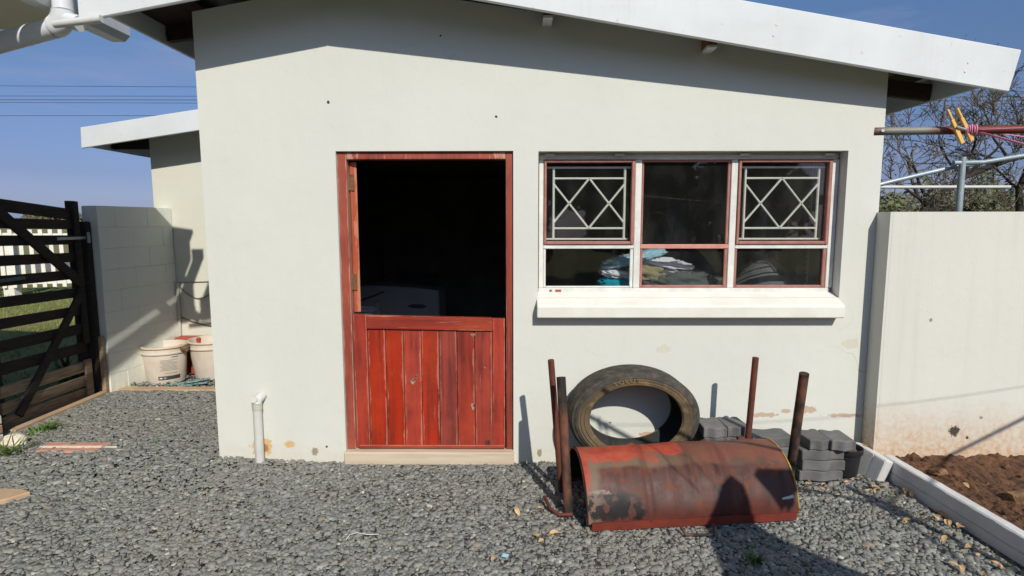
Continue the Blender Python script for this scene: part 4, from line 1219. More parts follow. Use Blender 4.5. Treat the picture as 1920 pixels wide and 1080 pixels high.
def ring(pr, n=72):
    mb = MB()
    vs, fs = [], []
    for r, y in pr:
        for k in range(n):
            t = 2 * PI * k / n
            vs.append((r * math.cos(t), y, r * math.sin(t)))
    for i in range(len(pr) - 1):
        for k in range(n):
            k2 = (k + 1) % n
            fs.append((i * n + k, i * n + k2, (i + 1) * n + k2, (i + 1) * n + k))
    return mb.add(vs, fs)
def local(mb, name, m, parent, MX, **kw):
    o = mb.build(name, m, None, **kw)
    o.parent = parent
    o.data.transform(Matrix.Translation(-parent.location) @ MX)
    return o
local(ring(prof2), 'carcass', M['tyre'], ty, MT, angle=35)
local(ring(inner), 'inner_liner', M['tyre_in'], ty, MT, smooth=True)
# tread sipes: small blocks across the shoulder
sip = MB()
for k in range(110):
    t = 2 * PI * k / 110
    c_, s_ = math.cos(t), math.sin(t)
    p = [Vector((r * c_, y, r * s_)) for r, y in ((Ri + 0.066, -0.0835), (Ro - 0.004, -0.060))]
    tv = Vector((-s_, 0, c_)) * 0.0045
    no = Vector((c_ * 0.6, -1.0, s_ * 0.6)).normalized() * 0.0008
    sip.add([p[0] - tv, p[0] + tv, p[1] + tv, p[1] - tv, p[0] - tv + no, p[0] + tv + no, p[1] + tv + no, p[1] - tv + no], [(4, 5, 6, 7), (0, 1, 5, 4), (1, 2, 6, 5), (2, 3, 7, 6), (3, 0, 4, 7)])
local(sip, 'shoulder_tread', M['tyre'], ty, MT)
def letters(word, a0, da, r, size):
    for k, chr_ in enumerate(word):
        if chr_ == ' ':
            continue
        cu = bpy.data.curves.new('lettering', 'FONT')
        cu.body = chr_
        cu.size = size
        cu.align_x = 'CENTER'
        cu.extrude = 0.0012
        ob = bpy.data.objects.new('lettering', cu)
        COL.objects.link(ob)
        dg = bpy.context.evaluated_depsgraph_get()
        me = bpy.data.meshes.new_from_object(ob.evaluated_get(dg))
        bpy.data.objects.remove(ob)
        bpy.data.curves.remove(cu)
        a = a0 + k * da
        o = bpy.data.objects.new('lettering', me)
        me.materials.clear()
        me.materials.append(M['tyre_text'])
        COL.objects.link(o)
        o.parent = ty
        RL = Matrix.Translation((r * math.cos(a), -0.0925, r * math.sin(a))) @ Matrix.Rotation(a - PI / 2, 4, 'Y').inverted() @ Matrix.Rotation(PI / 2, 4, 'X')
        me.transform(Matrix.Translation(-ty.location) @ MT @ RL)
letters('SOLUS', 1.98, -0.105, Ri + 0.029, 0.034)

# ------------------------------------------------------------------ half drum with four legs, upside down
dr = thing('half_drum', (0.95, -0.55, 0.0), 'rusted half oil drum braai lying upside down with its four pipe legs up', 'braai')
A = Vector((0.362, -0.605, 0.035)); Bv = Vector((1.578, -0.500, 0.050))
ax_ = (Bv - A).normalized()
DL = (Bv - A).length
side_ = Vector((-ax_.y, ax_.x, 0)).normalized()
upv = ax_.cross(side_) if ax_.cross(side_).z > 0 else side_.cross(ax_)
R_ = 0.300
nu, nv = 64, 36
vs, fs = [], []
for shell, off in ((0, 0.0), (1, -0.006)):
    for i in range(nu + 1):
        u = i / nu * DL
        rr_ = R_ + off
        for hx in (0.355, 0.745):
            rr_ += 0.013 * math.exp(-((u / DL - hx + 0.06) / 0.012) ** 2)
        for k in range(nv + 1):
            t = PI * k / nv
            dent = 0.009 * noise.noise((u * 3.1, t * 1.7, 1.7)) + 0.004 * noise.noise((u * 9, t * 5, 4.7))
            p = A + ax_ * u + side_ * (-(rr_ + dent) * math.cos(t)) + upv * ((rr_ + dent) * math.sin(t))
            vs.append(p)
W1 = nv + 1
def vid(s_, i, k): return s_ * (nu + 1) * W1 + i * W1 + k
f_out, f_in = [], []
for i in range(nu):
    for k in range(nv):
        f_out.append((vid(0, i, k), vid(0, i + 1, k), vid(0, i + 1, k + 1), vid(0, i, k + 1)))
        f_in.append((vid(1, i, k), vid(1, i, k + 1), vid(1, i + 1, k + 1), vid(1, i + 1, k)))
# rims
rim = [(vid(0, 0, k), vid(0, 0, k + 1), vid(1, 0, k + 1), vid(1, 0, k)) for k in range(nv)]
rim2 = [(vid(0, nu, k), vid(1, nu, k), vid(1, nu, k + 1), vid(0, nu, k + 1)) for k in range(nv)]
def drum_part(faces, name, m):
    mb = MB(); mb.add(vs, faces)
    # drum material reads world-like coordinates: keep the mesh un-shifted
    o = mb.build(name, m, None, smooth=True)
    bm = bmesh.new(); bm.from_mesh(o.data)
    bmesh.ops.delete(bm, geom=[v for v in bm.verts if not v.link_faces], context='VERTS')
    bm.to_mesh(o.data); bm.free()
    o.parent = dr
    o.matrix_parent_inverse = Matrix.Translation(-dr.location)
    return o
drum_part(f_out, 'drum_shell', M['drum'])
drum_part(f_in, 'drum_lining', M['drum_in'])
drum_part(rim, 'drum_edge', M['drum'])
drum_part(rim2, 'drum_edge', M['drum'])
# folded rim on both ends, yellow trim on the right end
def arc_pts(u, r, k0=0, k1=PI, n=30):
    return [A + ax_ * u + side_ * (-r * math.cos(k0 + (k1 - k0) * k / n)) + upv * (r * math.sin(k0 + (k1 - k0) * k / n)) for k in range(n + 1)]
MB().tube(arc_pts(DL - 0.004, R_ + 0.002), 0.0055, 6).build('end_trim', M['yellow'], dr, smooth=True)
MB().tube(arc_pts(0.006, R_ + 0.002), 0.005, 6).build('end_trim', M['drum_in'], dr, smooth=True)
# angle iron along the front edge
fa = A - side_ * (R_ + 0.006) + ax_ * 0.03; fb = Bv - side_ * (R_ + 0.006) - ax_ * 0.02
M['flange'] = simple('red_brown_angle_iron', rgb(132, 52, 34), rgb(92, 38, 28), 8, 0.65, 0.3, 50, metallic=0.2)
MB().bar(fa + Vector((0, 0, -0.012)), fb + Vector((0, 0, -0.012)), 0.010, 0.046).build('edge_angle', M['flange'], dr)
bb = A + side_ * (R_ - 0.002); be = Bv + side_ * (R_ - 0.002)
MB().bar(bb + Vector((0, 0.006, -0.012)), be + Vector((0, 0.006, -0.012)), 0.010, 0.046).build('edge_angle', M['flange'], dr)
def leg(p, q, r, m):
    n = 6
    pts = [Vector(p).lerp(Vector(q), k / n) for k in range(n + 1)]
    MB().tube(pts, r, 14).build('leg', m, dr, angle=40)
leg((0.290, -0.425, -0.03), (0.212, -0.48, 0.857), 0.0195, M['rust'])
leg((1.478, -0.325, -0.03), (1.505, -0.354, 0.843), 0.0195, M['rust'])
leg((0.306, -0.745, -0.03), (0.263, -0.62, 0.789), 0.0270, M['rust_burnt'])
leg((1.690, -0.470, -0.03), (1.678, -0.62, 0.812), 0.0270, M['rust_burnt'])
MB().bar((0.304, -0.43, 0.10), (0.304, -0.74, 0.10), 0.02, 0.03).build('leg_brace', M['rust_burnt'], dr)
MB().bar((1.66, -0.33, 0.07), (1.66, -0.50, 0.07), 0.02, 0.03).build('leg_brace', M['rust_burnt'], dr)
MB().bar((1.50, -0.33, 0.09), (1.665, -0.335, 0.08), 0.02, 0.03).build('leg_brace', M['rust_burnt'], dr)
MB().tube([(0.17, -0.62, 0.055), (0.20, -0.70, 0.02), (0.25, -0.76, 0.015), (0.325, -0.76, 0.02)], 0.011, 8).build('bent_handle', M['rust'], dr, smooth=True)
MB().tube([(0.90, -0.93, 0.035), (0.915, -0.965, 0.012), (1.07, -0.960, 0.010), (1.085, -0.90, 0.04)], 0.008, 8).build('grid_handle', M['rust_burnt'], dr, smooth=True)
tg = Vector((1.50, 0, 0))
tp = A + ax_ * (DL - 0.065) + side_ * (-(R_ + 0.0035) * math.cos(0.30)) + upv * ((R_ + 0.0035) * math.sin(0.30))
MB().bar(tp - ax_ * 0.032 - Vector((0, 0, 0.008)), tp + ax_ * 0.032 + Vector((0, 0, 0.008)), 0.003, 0.017).build('tape_scrap', M['white'], dr)
MB().box(1.405, 1.445, -0.40, -0.36, 0.285, 0.335).build('lug', M['rust_burnt'], dr)

# ------------------------------------------------------------------ pavers
def paver_mesh(w_, d_, h_):
    n = 16
    top = []
    wav = lambda u: 0.011 * math.sin(u * 2 * PI * 1.5)
    pts = [(-w_ / 2 + w_ * k / n, -d_ / 2 + wav(k / n)) for k in range(n + 1)] + [(w_ / 2 - w_ * k / n, d_ / 2 + wav(1 - k / n)) for k in range(n + 1)]
    mb = MB().prism(pts, 0, h_, 'z')
    return mb
PM = paver_mesh(0.275, 0.17, 0.068).build('paver', M['paver'], bevel=0.005)
PE = paver_mesh(0.150, 0.20, 0.068).build('paver', M['paver'], bevel=0.005)
first = {}
def put_paver(src, x, y, z, rz_, label):
    if src.name not in first:
        first[src.name] = 1
        o = src
    else:
        o = src.copy()
        COL.objects.link(o)
    o.location = (x, y, z)
    o.rotation_euler = (random.uniform(-0.012, 0.012), random.uniform(-0.012, 0.012), rz_)
    tag(o, label, 'paver', 'grey interlocking pavers stacked against the wall')
H = 0.0705
rows = ['lowest', 'second lowest', 'third', 'top']
for r_ in range(3):
    put_paver(PM, 1.985 + 0.01 * (r_ % 2), -0.235, 0.012 + r_ * H, 0.03 * (r_ - 1), 'wavy grey paver, %s in the stack beside the black pot' % rows[r_])
put_paver(PE, 1.965, -0.225, 0.012 + 3 * H, 0.05, 'wavy grey paver on top of the stack beside the black pot, left one')
put_paver(PE, 2.105, -0.245, 0.014 + 3 * H, -0.04, 'wavy grey paver overhanging the black pot, on top of its stack')
for r_ in range(4):
    put_paver(PM, 1.665 + 0.012 * (r_ % 2), -0.20, 0.012 + r_ * H, 0.05 if r_ == 3 else -0.02, 'wavy grey paver, %s in the stack behind the right drum legs' % rows[r_])
for r_ in range(5):
    nm = ['lowest', 'second lowest', 'middle', 'second from top', 'top'][r_]
    put_paver(PE, 1.295 + 0.006 * (r_ % 2), -0.195, 0.012 + r_ * H, 0.0, 'wavy grey paver, %s of the left column right of the tyre' % nm)
    put_paver(PE, 1.445 - 0.006 * (r_ % 2), -0.19, 0.014 + r_ * H, 0.06 if r_ == 4 else 0.0, 'wavy grey paver, %s of the right column right of the tyre' % nm)
put_paver(PM, 0.70, -0.17, 0.010, 0.0, 'grey paver lying flat under the leaning tyre')

# ------------------------------------------------------------------ pot, edging, broken kerb
pt = thing('plant_pot', (2.20, -0.20, 0.0), 'black plastic plant pot between pavers and broken kerb', 'pot')
MB().lathe([(0.0, 0.0), (0.066, 0.0), (0.070, 0.006), (0.088, 0.155), (0.096, 0.156), (0.098, 0.160), (0.100, 0.190), (0.093, 0.192), (0.086, 0.160), (0.064, 0.02), (0.0, 0.02)], 32, (2.205, -0.20, 0.01)).build('body', M['pot'], pt, angle=35)
MB().lathe([(0.0, 0.165), (0.088, 0.16)], 24, (2.205, -0.20, 0.01)).build('soil_fill', M['soil'], pt)
def kerb(a, b, w_, h, name, label, groove=True, tilt=0.0):
    a, b = Vector(a), Vector(b)
    L_ = (b - a).length
    pr = [(-w_ / 2, 0), (-w_ / 2, h * 0.50), (-w_ / 2 + 0.010, h * 0.53), (-w_ / 2, h * 0.56), (-w_ / 2 + 0.006, h * 0.96), (-w_ / 2 + 0.014, h), (w_ / 2 - 0.012, h), (w_ / 2, h * 0.96), (w_ / 2, 0)]
    mb = MB()
    n = 30
    vs, fs = [], []
    d_ = (b - a).normalized()
    s_ = Vector((d_.y, -d_.x, 0)) * -1
    if s_.x < 0: s_ = -s_
    k = len(pr)
    for i in range(n + 1):
        p = a.lerp(b, i / n)
        for j, (u, z) in enumerate(pr):
            jit = noise.noise((p.x * 30, p.y * 30, j)) * 0.003
            q = p + s_ * (u + jit)
            vs.append((q.x, q.y, a.z + (b.z - a.z) * i / n + z + jit))
    for i in range(n):
        for j in range(k):
            j2 = (j + 1) % k
            fs.append((i * k + j, i * k + j2, (i + 1) * k + j2, (i + 1) * k + j))
    fs += [tuple(range(k)), tuple(n * k + j for j in range(k))]
    o = mb.add(vs, fs).build(name, M['concrete'])
    return tag(o, label, 'kerb', 'concrete edging of the soil bed')
kerb((2.485, -0.20, -0.035), (2.565, -1.42, -0.045), 0.075, 0.175, 'concrete_edging', 'long grey grooved concrete edging beam along the soil bed')
kerb((2.566, -1.43, -0.045), (2.66, -2.9, -0.045), 0.075, 0.175, 'concrete_edging', 'further length of concrete edging towards the viewer, outside the picture')
bk = MB().box(-0.035, 0.035, -0.13, 0.13, -0.02, 0.165)
bk.box(-0.042, -0.036, -0.128, -0.045, -0.018, 0.155).box(-0.042, -0.036, -0.038, 0.128, -0.018, 0.158)
bk.xform(Matrix.Translation((2.360, -0.165, -0.005)) @ Matrix.Rotation(math.radians(14), 4, 'Z') @ Matrix.Rotation(math.radians(16), 4, 'Y') @ Matrix.Rotation(math.radians(7), 4, 'X'))
tag(bk.build('broken_kerb', M['concrete'], bevel=0.006), 'short broken piece of kerb tilted against the garden wall end', 'kerb')

def rock(name, m, c, r, label, cat, seed, group=None, n=10, sub=2, amp=0.35):
    bm = bmesh.new()
    bmesh.ops.create_icosphere(bm, subdivisions=sub, radius=1)
    for v in bm.verts:
        f = 1 + amp * noise.noise(v.co * 1.6 + Vector((seed, 0, 0))) + amp * 0.4 * noise.noise(v.co * 4 + Vector((0, seed, 0)))
        v.co = Vector((v.co.x * r[0], v.co.y * r[1], v.co.z * r[2])) * f + Vector(c)
    me = bpy.data.meshes.new(name)
    bm.to_mesh(me); bm.free()
    me.materials.append(m)
    o = bpy.data.objects.new(name, me)
    COL.objects.link(o)
    return tag(o, label, cat, group)
rock('soil_clod', M['clod'], (2.93, -0.72, 0.10), (0.085, 0.055, 0.045), 'large pale earth clod on the soil bed near the picture edge', 'clod', 3.0, 'clods')
rock('soil_clod', M['clod'], (2.72, -0.34, 0.09), (0.06, 0.035, 0.02), 'flat pale clod lying on the soil bed by the edging', 'clod', 6.0, 'clods')
for k in range(26):
    x = random.uniform(2.62, 3.5); y = random.uniform(-1.2, -0.2)
    r = random.uniform(0.012, 0.032)
    rock('soil_clod', M['clod'] if k % 3 == 0 else M['soil'], (x, y, 0.085 + r * 0.3), (r * 1.3, r, r * 0.8), 'small crumb of brown earth on the soil bed', 'clod', k * 1.7, 'small clods scattered on the soil bed', sub=1)
rock('pale_stone', M['whitestone'], (-3.775, 0.235, 0.05), (0.095, 0.06, 0.065), 'smooth pale stone at the foot of the gate', 'stone', 2.3, sub=3, amp=0.25)

# ------------------------------------------------------------------ half-buried bricks, paving piece, litter
rbk = thing('buried_brick', (-3.28, 0.16, 0.0), 'half buried red bricks with a pale mortar line in the gravel', 'brick')
MB().box(-3.52, -3.05, 0.175, 0.25, -0.03, 0.046).build('brick', M['redbrick'], rbk, bevel=0.01)
MB().box(-3.54, -3.06, 0.085, 0.155, -0.03, 0.040).build('brick', M['redbrick'], rbk, bevel=0.01)
MB().box(-3.53, -2.95, 0.156, 0.174, -0.03, 0.046).build('mortar_joint', M['mortar'], rbk, bevel=0.004)
pv = MB().prism([(-3.6, -0.62), (-3.22, -0.70), (-3.10, -0.60), (-3.03, -0.50), (-3.12, -0.46), (-3.7, -0.45)], -0.03, 0.022)
tag(pv.build('paving_piece', M['sandstone'], bevel=0.006), 'flat tan paving piece in the gravel at the left edge', 'paving')
tw = [(-0.905 + 0.0, -1.02, 0.012), (-0.895, -0.985, 0.02), (-0.86, -0.975, 0.026), (-0.80, -0.985, 0.022), (-0.74, -0.98, 0.02)]
tag(MB().tube(tw, 0.0026, 5).build('white_string', M['pvc'], smooth=True), 'thin white bit of string lying on the gravel', 'string')
tag(MB().prism([(-0.075, -1.18), (-0.045, -1.19), (-0.035, -1.165), (-0.065, -1.155)], 0.018, 0.021).build('blue_scrap', M['light_blue_cotton']), 'tiny pale blue plastic scrap on the gravel', 'litter')

# ------------------------------------------------------------------ dry leaves
def leaf_mesh(seed):
    rnd = random.Random(seed)
    n = 7
    L_, W_ = rnd.uniform(0.022, 0.040), rnd.uniform(0.010, 0.018)
    curl = rnd.uniform(0.2, 0.9)
    vs, fs = [], []
    for i in range(n + 1):
        u = i / n
        wd = W_ * math.sin(PI * min(1, u * 0.96 + 0.02)) ** 0.8
        for s_ in (-1, 0, 1):
            vs.append((L_ * (u - 0.5) * 2, s_ * wd, abs(s_) * wd * curl + 0.006 * math.sin(PI * u * 1.3) + rnd.uniform(-0.001, 0.001)))
    for i in range(n):
        for j in range(2):
            a = i * 3 + j
            fs.append((a, a + 1, a + 4, a + 3))
    return MB().add(vs, fs)
LM = [leaf_mesh(k).build('dry_leaf', M['dryleaf'], smooth=True) for k in range(6)]
spots = []
for k in range(34):
    t = random.random()
    spots.append((2.44 - abs(random.gauss(0, 0.16)) + 0.03 * t, -0.28 - 1.05 * t))
for k in range(16):
    spots.append((random.uniform(1.72, 2.30), random.uniform(-0.50, -0.26)))
for k in range(8):
    spots.append((random.uniform(0.0, 0.4), random.uniform(-1.0, -0.5)))
for k in range(4):
    spots.append((2.34 + random.uniform(-0.05, 0.06), -0.12 + random.uniform(-0.04, 0.04)))
for k in range(12):
    spots.append((random.uniform(2.62, 3.3), random.uniform(-1.0, -0.2)))
for k in range(3):
    spots.append((random.uniform(-0.6, 1.8), random.uniform(-1.3, -0.95)))
for i, (x, y) in enumerate(spots):
    s_ = LM[i % 6]
    o = s_ if i < 6 else s_.copy()
    if i >= 6:
        COL.objects.link(o)
    zz = 0.112 if x > 2.6 else 0.018 if not (2.28 < x < 2.42 and y > -0.17) else 0.165
    o.location = (x, y, zz)
    o.rotation_euler = (random.uniform(-0.5, 0.5), random.uniform(-0.5, 0.5), random.uniform(0, 6.28))
    sc = random.uniform(0.5, 1.0)
    o.scale = (sc, sc, sc)
    tag(o, 'small curled dry tan leaf lying on the ' + ('soil bed' if x > 2.6 else 'gravel'), 'leaf', 'dry leaves scattered on the ' + ('soil' if x > 2.6 else 'gravel'))

# ------------------------------------------------------------------ weeds
def tuft(name, x, y, z, n, h, spread, label, cat, m, width=0.005, lean=0.6):
    mb = MB()
    for k in range(n):
        a = random.uniform(0, 2 * PI)
        r0 = random.uniform(0, spread)
        bx, by = x + r0 * math.cos(a * 1.7), y + r0 * math.sin(a * 1.7)
        hh = h * random.uniform(0.5, 1.1)
        dx, dy = math.cos(a) * hh * lean * random.uniform(0.3, 1.2), math.sin(a) * hh * lean * random.uniform(0.3, 1.2)
        px, py = -math.sin(a) * width, math.cos(a) * width
        pts = []
        for t in (0, 0.4, 0.75, 1.0):
            wd = (1 - t) ** 0.6
            cx, cy, cz = bx + dx * t * t, by + dy * t * t, z + hh * (t - 0.25 * t * t)
            pts += [(cx - px * wd, cy - py * wd, cz), (cx + px * wd, cy + py * wd, cz)]
        mb.add(pts, [(0, 1, 3, 2), (2, 3, 5, 4), (4, 5, 7, 6)])
    return tag(mb.build(name, m, fix=False), label, cat)
tuft('weed_tuft', -2.70, 0.24, 0.02, 40, 0.05, 0.07, 'small green weed tuft in the gravel left of the outbuilding corner', 'weed', M['weed'])
tuft('weed_tuft', 1.185, -1.20, 0.0, 46, 0.06, 0.05, 'low green weed in the gravel in front of the drum', 'weed', M['weed'])
tuft('weed_tuft', 3.02, -0.80, 0.06, 24, 0.05, 0.05, 'tiny green weed on the soil bed', 'weed', M['weed'])
tuft('weed_tuft', 2.70, -0.17, 0.08, 14, 0.045, 0.02, 'green seedling at the foot of the garden wall', 'weed', M['weed'])
tuft('weed_tuft', -3.92, 1.82, 0.03, 30, 0.05, 0.05, 'green weed at the foot of the white buckets left side', 'weed', M['weed'])
tuft('weed_tuft', -3.05, 1.80, 0.03, 26, 0.05, 0.04, 'green weed between buckets and concrete strip', 'weed', M['weed'])
tuft('leafy_weed', -3.74, 0.50, 0.02, 70, 0.10, 0.13, 'bright leafy weed beside the pale stone at the gate', 'weed', M['weed'], 0.012, 0.9)
tuft('grass_clump', -3.62, 0.04, 0.0, 34, 0.20, 0.10, 'long green grass blades at the left edge in front of the pale stone', 'grass clump', M['weed'], 0.007, 1.5)
tuft('spiky_plant', -4.7, 2.0, -0.05, 34, 0.55, 0.10, 'dark spiky plant behind the gate', 'plant', M['leaf_olive'], 0.025, 0.9)

# lawn beyond the gate: blades as one mass
def lawn_blades():
    n = 16000
    x = NP.uniform(-13.5, -4.3, n); y = NP.uniform(1.0, 10.5, n)
    a = NP.uniform(0, 2 * PI, n); h = NP.uniform(0.03, 0.085, n)
    wx, wy = np.cos(a) * 0.008, np.sin(a) * 0.008
    l = NP.uniform(-0.04, 0.04, (n, 2))
    V = np.zeros((n, 3, 3))
    V[:, 0] = np.c_[x - wx, y - wy, np.full(n, -0.075)]
    V[:, 1] = np.c_[x + wx, y + wy, np.full(n, -0.075)]
    V[:, 2] = np.c_[x + l[:, 0], y + l[:, 1], -0.075 + h]
    me = bpy.data.meshes.new('lawn_grass')
    me.from_pydata(V.reshape(-1, 3).tolist(), [], (np.arange(n)[:, None] * 3 + np.arange(3)[None]).tolist())
    me.materials.append(M['grass'])
    o = bpy.data.objects.new('lawn_grass', me)
    COL.objects.link(o)
    tag(o, 'short green and straw coloured lawn beyond the gate', 'grass', kind='stuff')
lawn_blades()

# ------------------------------------------------------------------ white picket fence beyond
F0 = Vector((-17.0, 8.27, -0.07)); F1 = Vector((-7.2, 10.78, -0.07))
fn = thing('picket_fence', tuple((F0 + F1) / 2), 'white picket fence across the lawn behind the gate', 'fence')
fd = (F1 - F0).normalized(); FL = (F1 - F0).length
MB().bar(F0 + Vector((0, 0.03, 0.34)), F1 + Vector((0, 0.03, 0.34)), 0.03, 0.09).build('fence_rail', M['picket'], fn)
MB().bar(F0 + Vector((0, 0.03, 1.44)), F1 + Vector((0, 0.03, 1.44)), 0.03, 0.13).build('fence_rail', M['picket'], fn)
np_ = int(FL / 0.205)
for k in range(np_):
    c = F0 + fd * (k + 0.5) * 0.205
    MB().bar(c + Vector((0, 0, 0.22)), c + Vector((0, 0, 1.60)), 0.085, 0.02, up=(fd.y, -fd.x, 0)).build('picket', M['picket'], fn)
for k in range(5):
    c = F0 + fd * (FL * (k + 0.5) / 5)
    MB().box(c.x - 0.13, c.x + 0.13, c.y + 0.05, c.y + 0.25, -0.07, 1.45).build('fence_post', M['picket'], fn)

# ------------------------------------------------------------------ trees and frame behind the garden wall
def branchy(name, base, trunk_pts, label, seed, depth=6, spread=0.62, tw_len=1.0, leaves=2600, mat_leaf='leaf_dull', leaf_r=0.03, group=None):
    rnd = random.Random(seed)
    t = thing(name, base, label, 'tree', group)
    tr, twg, tips = MB(), MB(), []
    def limb(p, d_, L_, r, lev):
        pts, rs = [p], [max(0.0055, r)]
        q = p.copy(); dd = d_.copy()
        n = 4
        for i in range(n):
            dd = (dd + Vector((rnd.gauss(0, 0.16), rnd.gauss(0, 0.16), rnd.gauss(0.05, 0.12)))).normalized()
            q = q + dd * L_ / n
            pts.append(q.copy()); rs.append(max(0.0055, r * (1 - 0.45 * (i + 1) / n)))
        (tr if lev < 2 else twg).tube(pts, rs, 7 if lev < 2 else (4 if lev < 4 else 3), cap=False)
        if lev >= 3:
            tips.extend(pts[1:])
        if lev >= depth:
            return
        for k in range(rnd.choice((2, 3, 3)) if lev < depth - 1 else 3):
            i = rnd.randint(2, 4)
            a = Vector((rnd.gauss(0, 1), rnd.gauss(0, 1), rnd.gauss(0.25, 0.7))).normalized()
            nd = (dd + a * spread * 1.5).normalized()
            limb(pts[i], nd, L_ * rnd.uniform(0.58, 0.80), rs[i] * 0.62, lev + 1)
    P = [Vector(q) for q in trunk_pts]
    rs = [tw_len * 0.075 * (1 - 0.5 * i / (len(P) - 1)) for i in range(len(P))]
    tr.tube(P, rs, 10, cap=False)
    for i in range(1, len(P)):
        for k in range(3):
            a = Vector((rnd.gauss(0, 1), rnd.gauss(0, 0.8), rnd.uniform(0.2, 1.2))).normalized()
            limb(P[i], a, 0.75 * tw_len * rnd.uniform(0.8, 1.2), rs[i] * 0.5, 1)
    tr.build('trunk', M['bark'], t, fix=False, smooth=True)
    twg.build('twigs', M['twig'], t, fix=False, smooth=True)
    lf = MB()
    for k in range(leaves):
        p = rnd.choice(tips) + Vector((rnd.gauss(0, 0.05), rnd.gauss(0, 0.05), rnd.gauss(0, 0.05)))
        a = Vector((rnd.gauss(0, 1), rnd.gauss(0, 1), rnd.gauss(0, 1))).normalized()
        b = a.orthogonal().normalized()
        s_ = leaf_r * rnd.uniform(0.5, 1.3)
        lf.add([p - a * s_, p + b * s_ * 0.45, p + a * s_, p - b * s_ * 0.45], [(0, 1, 2, 3)])
    lf.build('crown', M[mat_leaf], t, fix=False)
    return t
branchy('bare_tree', (6.0, 4.6, -0.07), [(5.6, 4.6, -0.07), (5.7, 4.6, 1.2), (6.0, 4.6, 1.9), (6.6, 4.7, 2.35), (7.3, 4.8, 2.6), (8.2, 4.8, 2.8)], 'gnarled nearly bare tree with dark curved limbs behind the garden wall', 5, depth=5, tw_len=0.92, leaves=5200, leaf_r=0.021)
branchy('bare_tree', (8.4, 5.6, -0.07), [(8.4, 5.6, -0.07), (8.3, 5.6, 1.3), (8.1, 5.5, 2.2), (8.3, 5.5, 2.9)], 'second bare twiggy tree at the right edge behind the wall', 9, depth=5, tw_len=0.92, leaves=4200, leaf_r=0.021)

def bush(name, c, r, n, label, m, group, seed, ls=0.10):
    rnd = random.Random(seed)
    t = thing(name, (c[0], c[1], -0.07), label, 'tree', group)
    MB().tube([(c[0], c[1], -0.07), (c[0] + 0.05, c[1], c[2] * 0.6), (c[0], c[1], c[2])], [0.14, 0.10, 0.05], 7).build('trunk', M['bark'], t)
    cl = [(Vector((rnd.gauss(0, 0.42) * r[0], rnd.gauss(0, 0.42) * r[1], rnd.gauss(0, 0.42) * r[2])), rnd.uniform(0.16, 0.34)) for _ in range(60)]
    lf = MB()
    for k in range(n):
        q, rad = rnd.choice(cl)
        dv = Vector((rnd.gauss(0, 1), rnd.gauss(0, 1), rnd.gauss(0, 1))).normalized() * rad * rnd.uniform(0.6, 1.0) * max(r)
        p = Vector(c) + q + dv
        if p.z < -0.05: continue
        a = Vector((rnd.gauss(0, 1), rnd.gauss(0, 1), rnd.gauss(0, 1))).normalized()
        b = a.orthogonal().normalized()
        s_ = ls * rnd.uniform(0.5, 1.2)
        lf.add([p - a * s_, p + b * s_ * 0.5, p + a * s_, p - b * s_ * 0.5], [(0, 1, 2, 3)])
    lf.build('crown', M[m], t, fix=False)
bush('olive_tree', (8.6, 12.0, 1.9), (1.3, 1.0, 1.0), 5200, 'olive green tree beyond the garden wall, nearest the outbuilding', 'leaf_olive', 'trees beyond the garden wall', 2)
bush('olive_tree', (11.2, 13.0, 1.6), (1.6, 1.0, 0.9), 5200, 'olive green tree beyond the garden wall, behind the galvanised post', 'leaf_olive', 'trees beyond the garden wall', 3)
bush('olive_tree', (9.8, 9.0, 1.4), (1.5, 0.8, 0.8), 5200, 'low olive green shrub just beyond the garden wall, under the curved pipe rail', 'leaf_olive', 'trees beyond the garden wall', 14)
bush('olive_tree', (14.0, 13.5, 1.8), (1.7, 1.0, 1.1), 5200, 'olive green tree beyond the garden wall, furthest right', 'leaf_olive', 'trees beyond the garden wall', 4)
for k, (x, z) in enumerate(((-9.0, 2.6), (-4.6, 3.0), (-0.5, 2.5), (3.8, 2.9), (8.2, 2.6))):  # unseen row of trees, added so the window panes mirror something dark
    bush('added_reflection_tree', (x, -17.0 + (k % 2), z), (2.6, 1.2, 2.2), 3600, ['first', 'second', 'third', 'fourth', 'fifth'][k] + ' unseen tree from the left, added behind the viewer to darken the window reflection', 'leaf_olive', 'unseen trees added for the window reflection', 40 + k, ls=0.28)
for k, (x, y, z) in enumerate(((-150, 190, 2.4), (-162, 195, 3.0), (-171, 200, 2.2), (-140, 205, 2.6))):
    bush('distant_tree', (x, y, z), (6, 3, 2.2), 500, ['low hazy tree on the left horizon, ', 'tallest hazy tree on the left horizon, ', 'leftmost hazy tree on the horizon, ', 'rightmost hazy tree on the left horizon, '][k] + 'seen above the gate', 'leaf_dull', 'trees on the far horizon', 20 + k, ls=1.0)

pg = thing('pipe_frame', (3.88, 1.2, -0.07), 'galvanised pipe frame with curved rail behind the garden wall', 'pipe frame')
MB().tube([(3.897, 1.2, -0.07), (3.876, 1.2, 2.245)], 0.027, 12).build('post', M['galv'], pg, angle=40)
MB().tube([(3.80, 1.2, 2.195), (4.05, 1.2, 2.20)], 0.020, 10).build('rail_joint', M['galv'], pg, angle=40)
MB().tube([(3.05, 1.28, 1.97), (3.3, 1.28, 2.035), (3.55, 1.28, 2.095), (3.85, 1.28, 2.165), (4.1, 1.28, 2.205), (4.5, 1.28, 2.27), (5.2, 1.28, 2.34)], 0.020, 10).build('curved_rail', M['galv'], pg, angle=40)
MB().tube([(3.0, 1.9, 2.03), (4.9, 1.9, 2.03)], 0.016, 10).build('rail', M['pvc'], pg, angle=40)
MB().tube([(3.34, 1.9, -0.07), (3.36, 1.9, 2.03)], 0.010, 8).build('upright', M['galv'], pg)
MB().tube([(4.9, 1.28, -0.07), (4.9, 1.28, 2.33)], 0.014, 8).build('upright', M['galv'], pg)

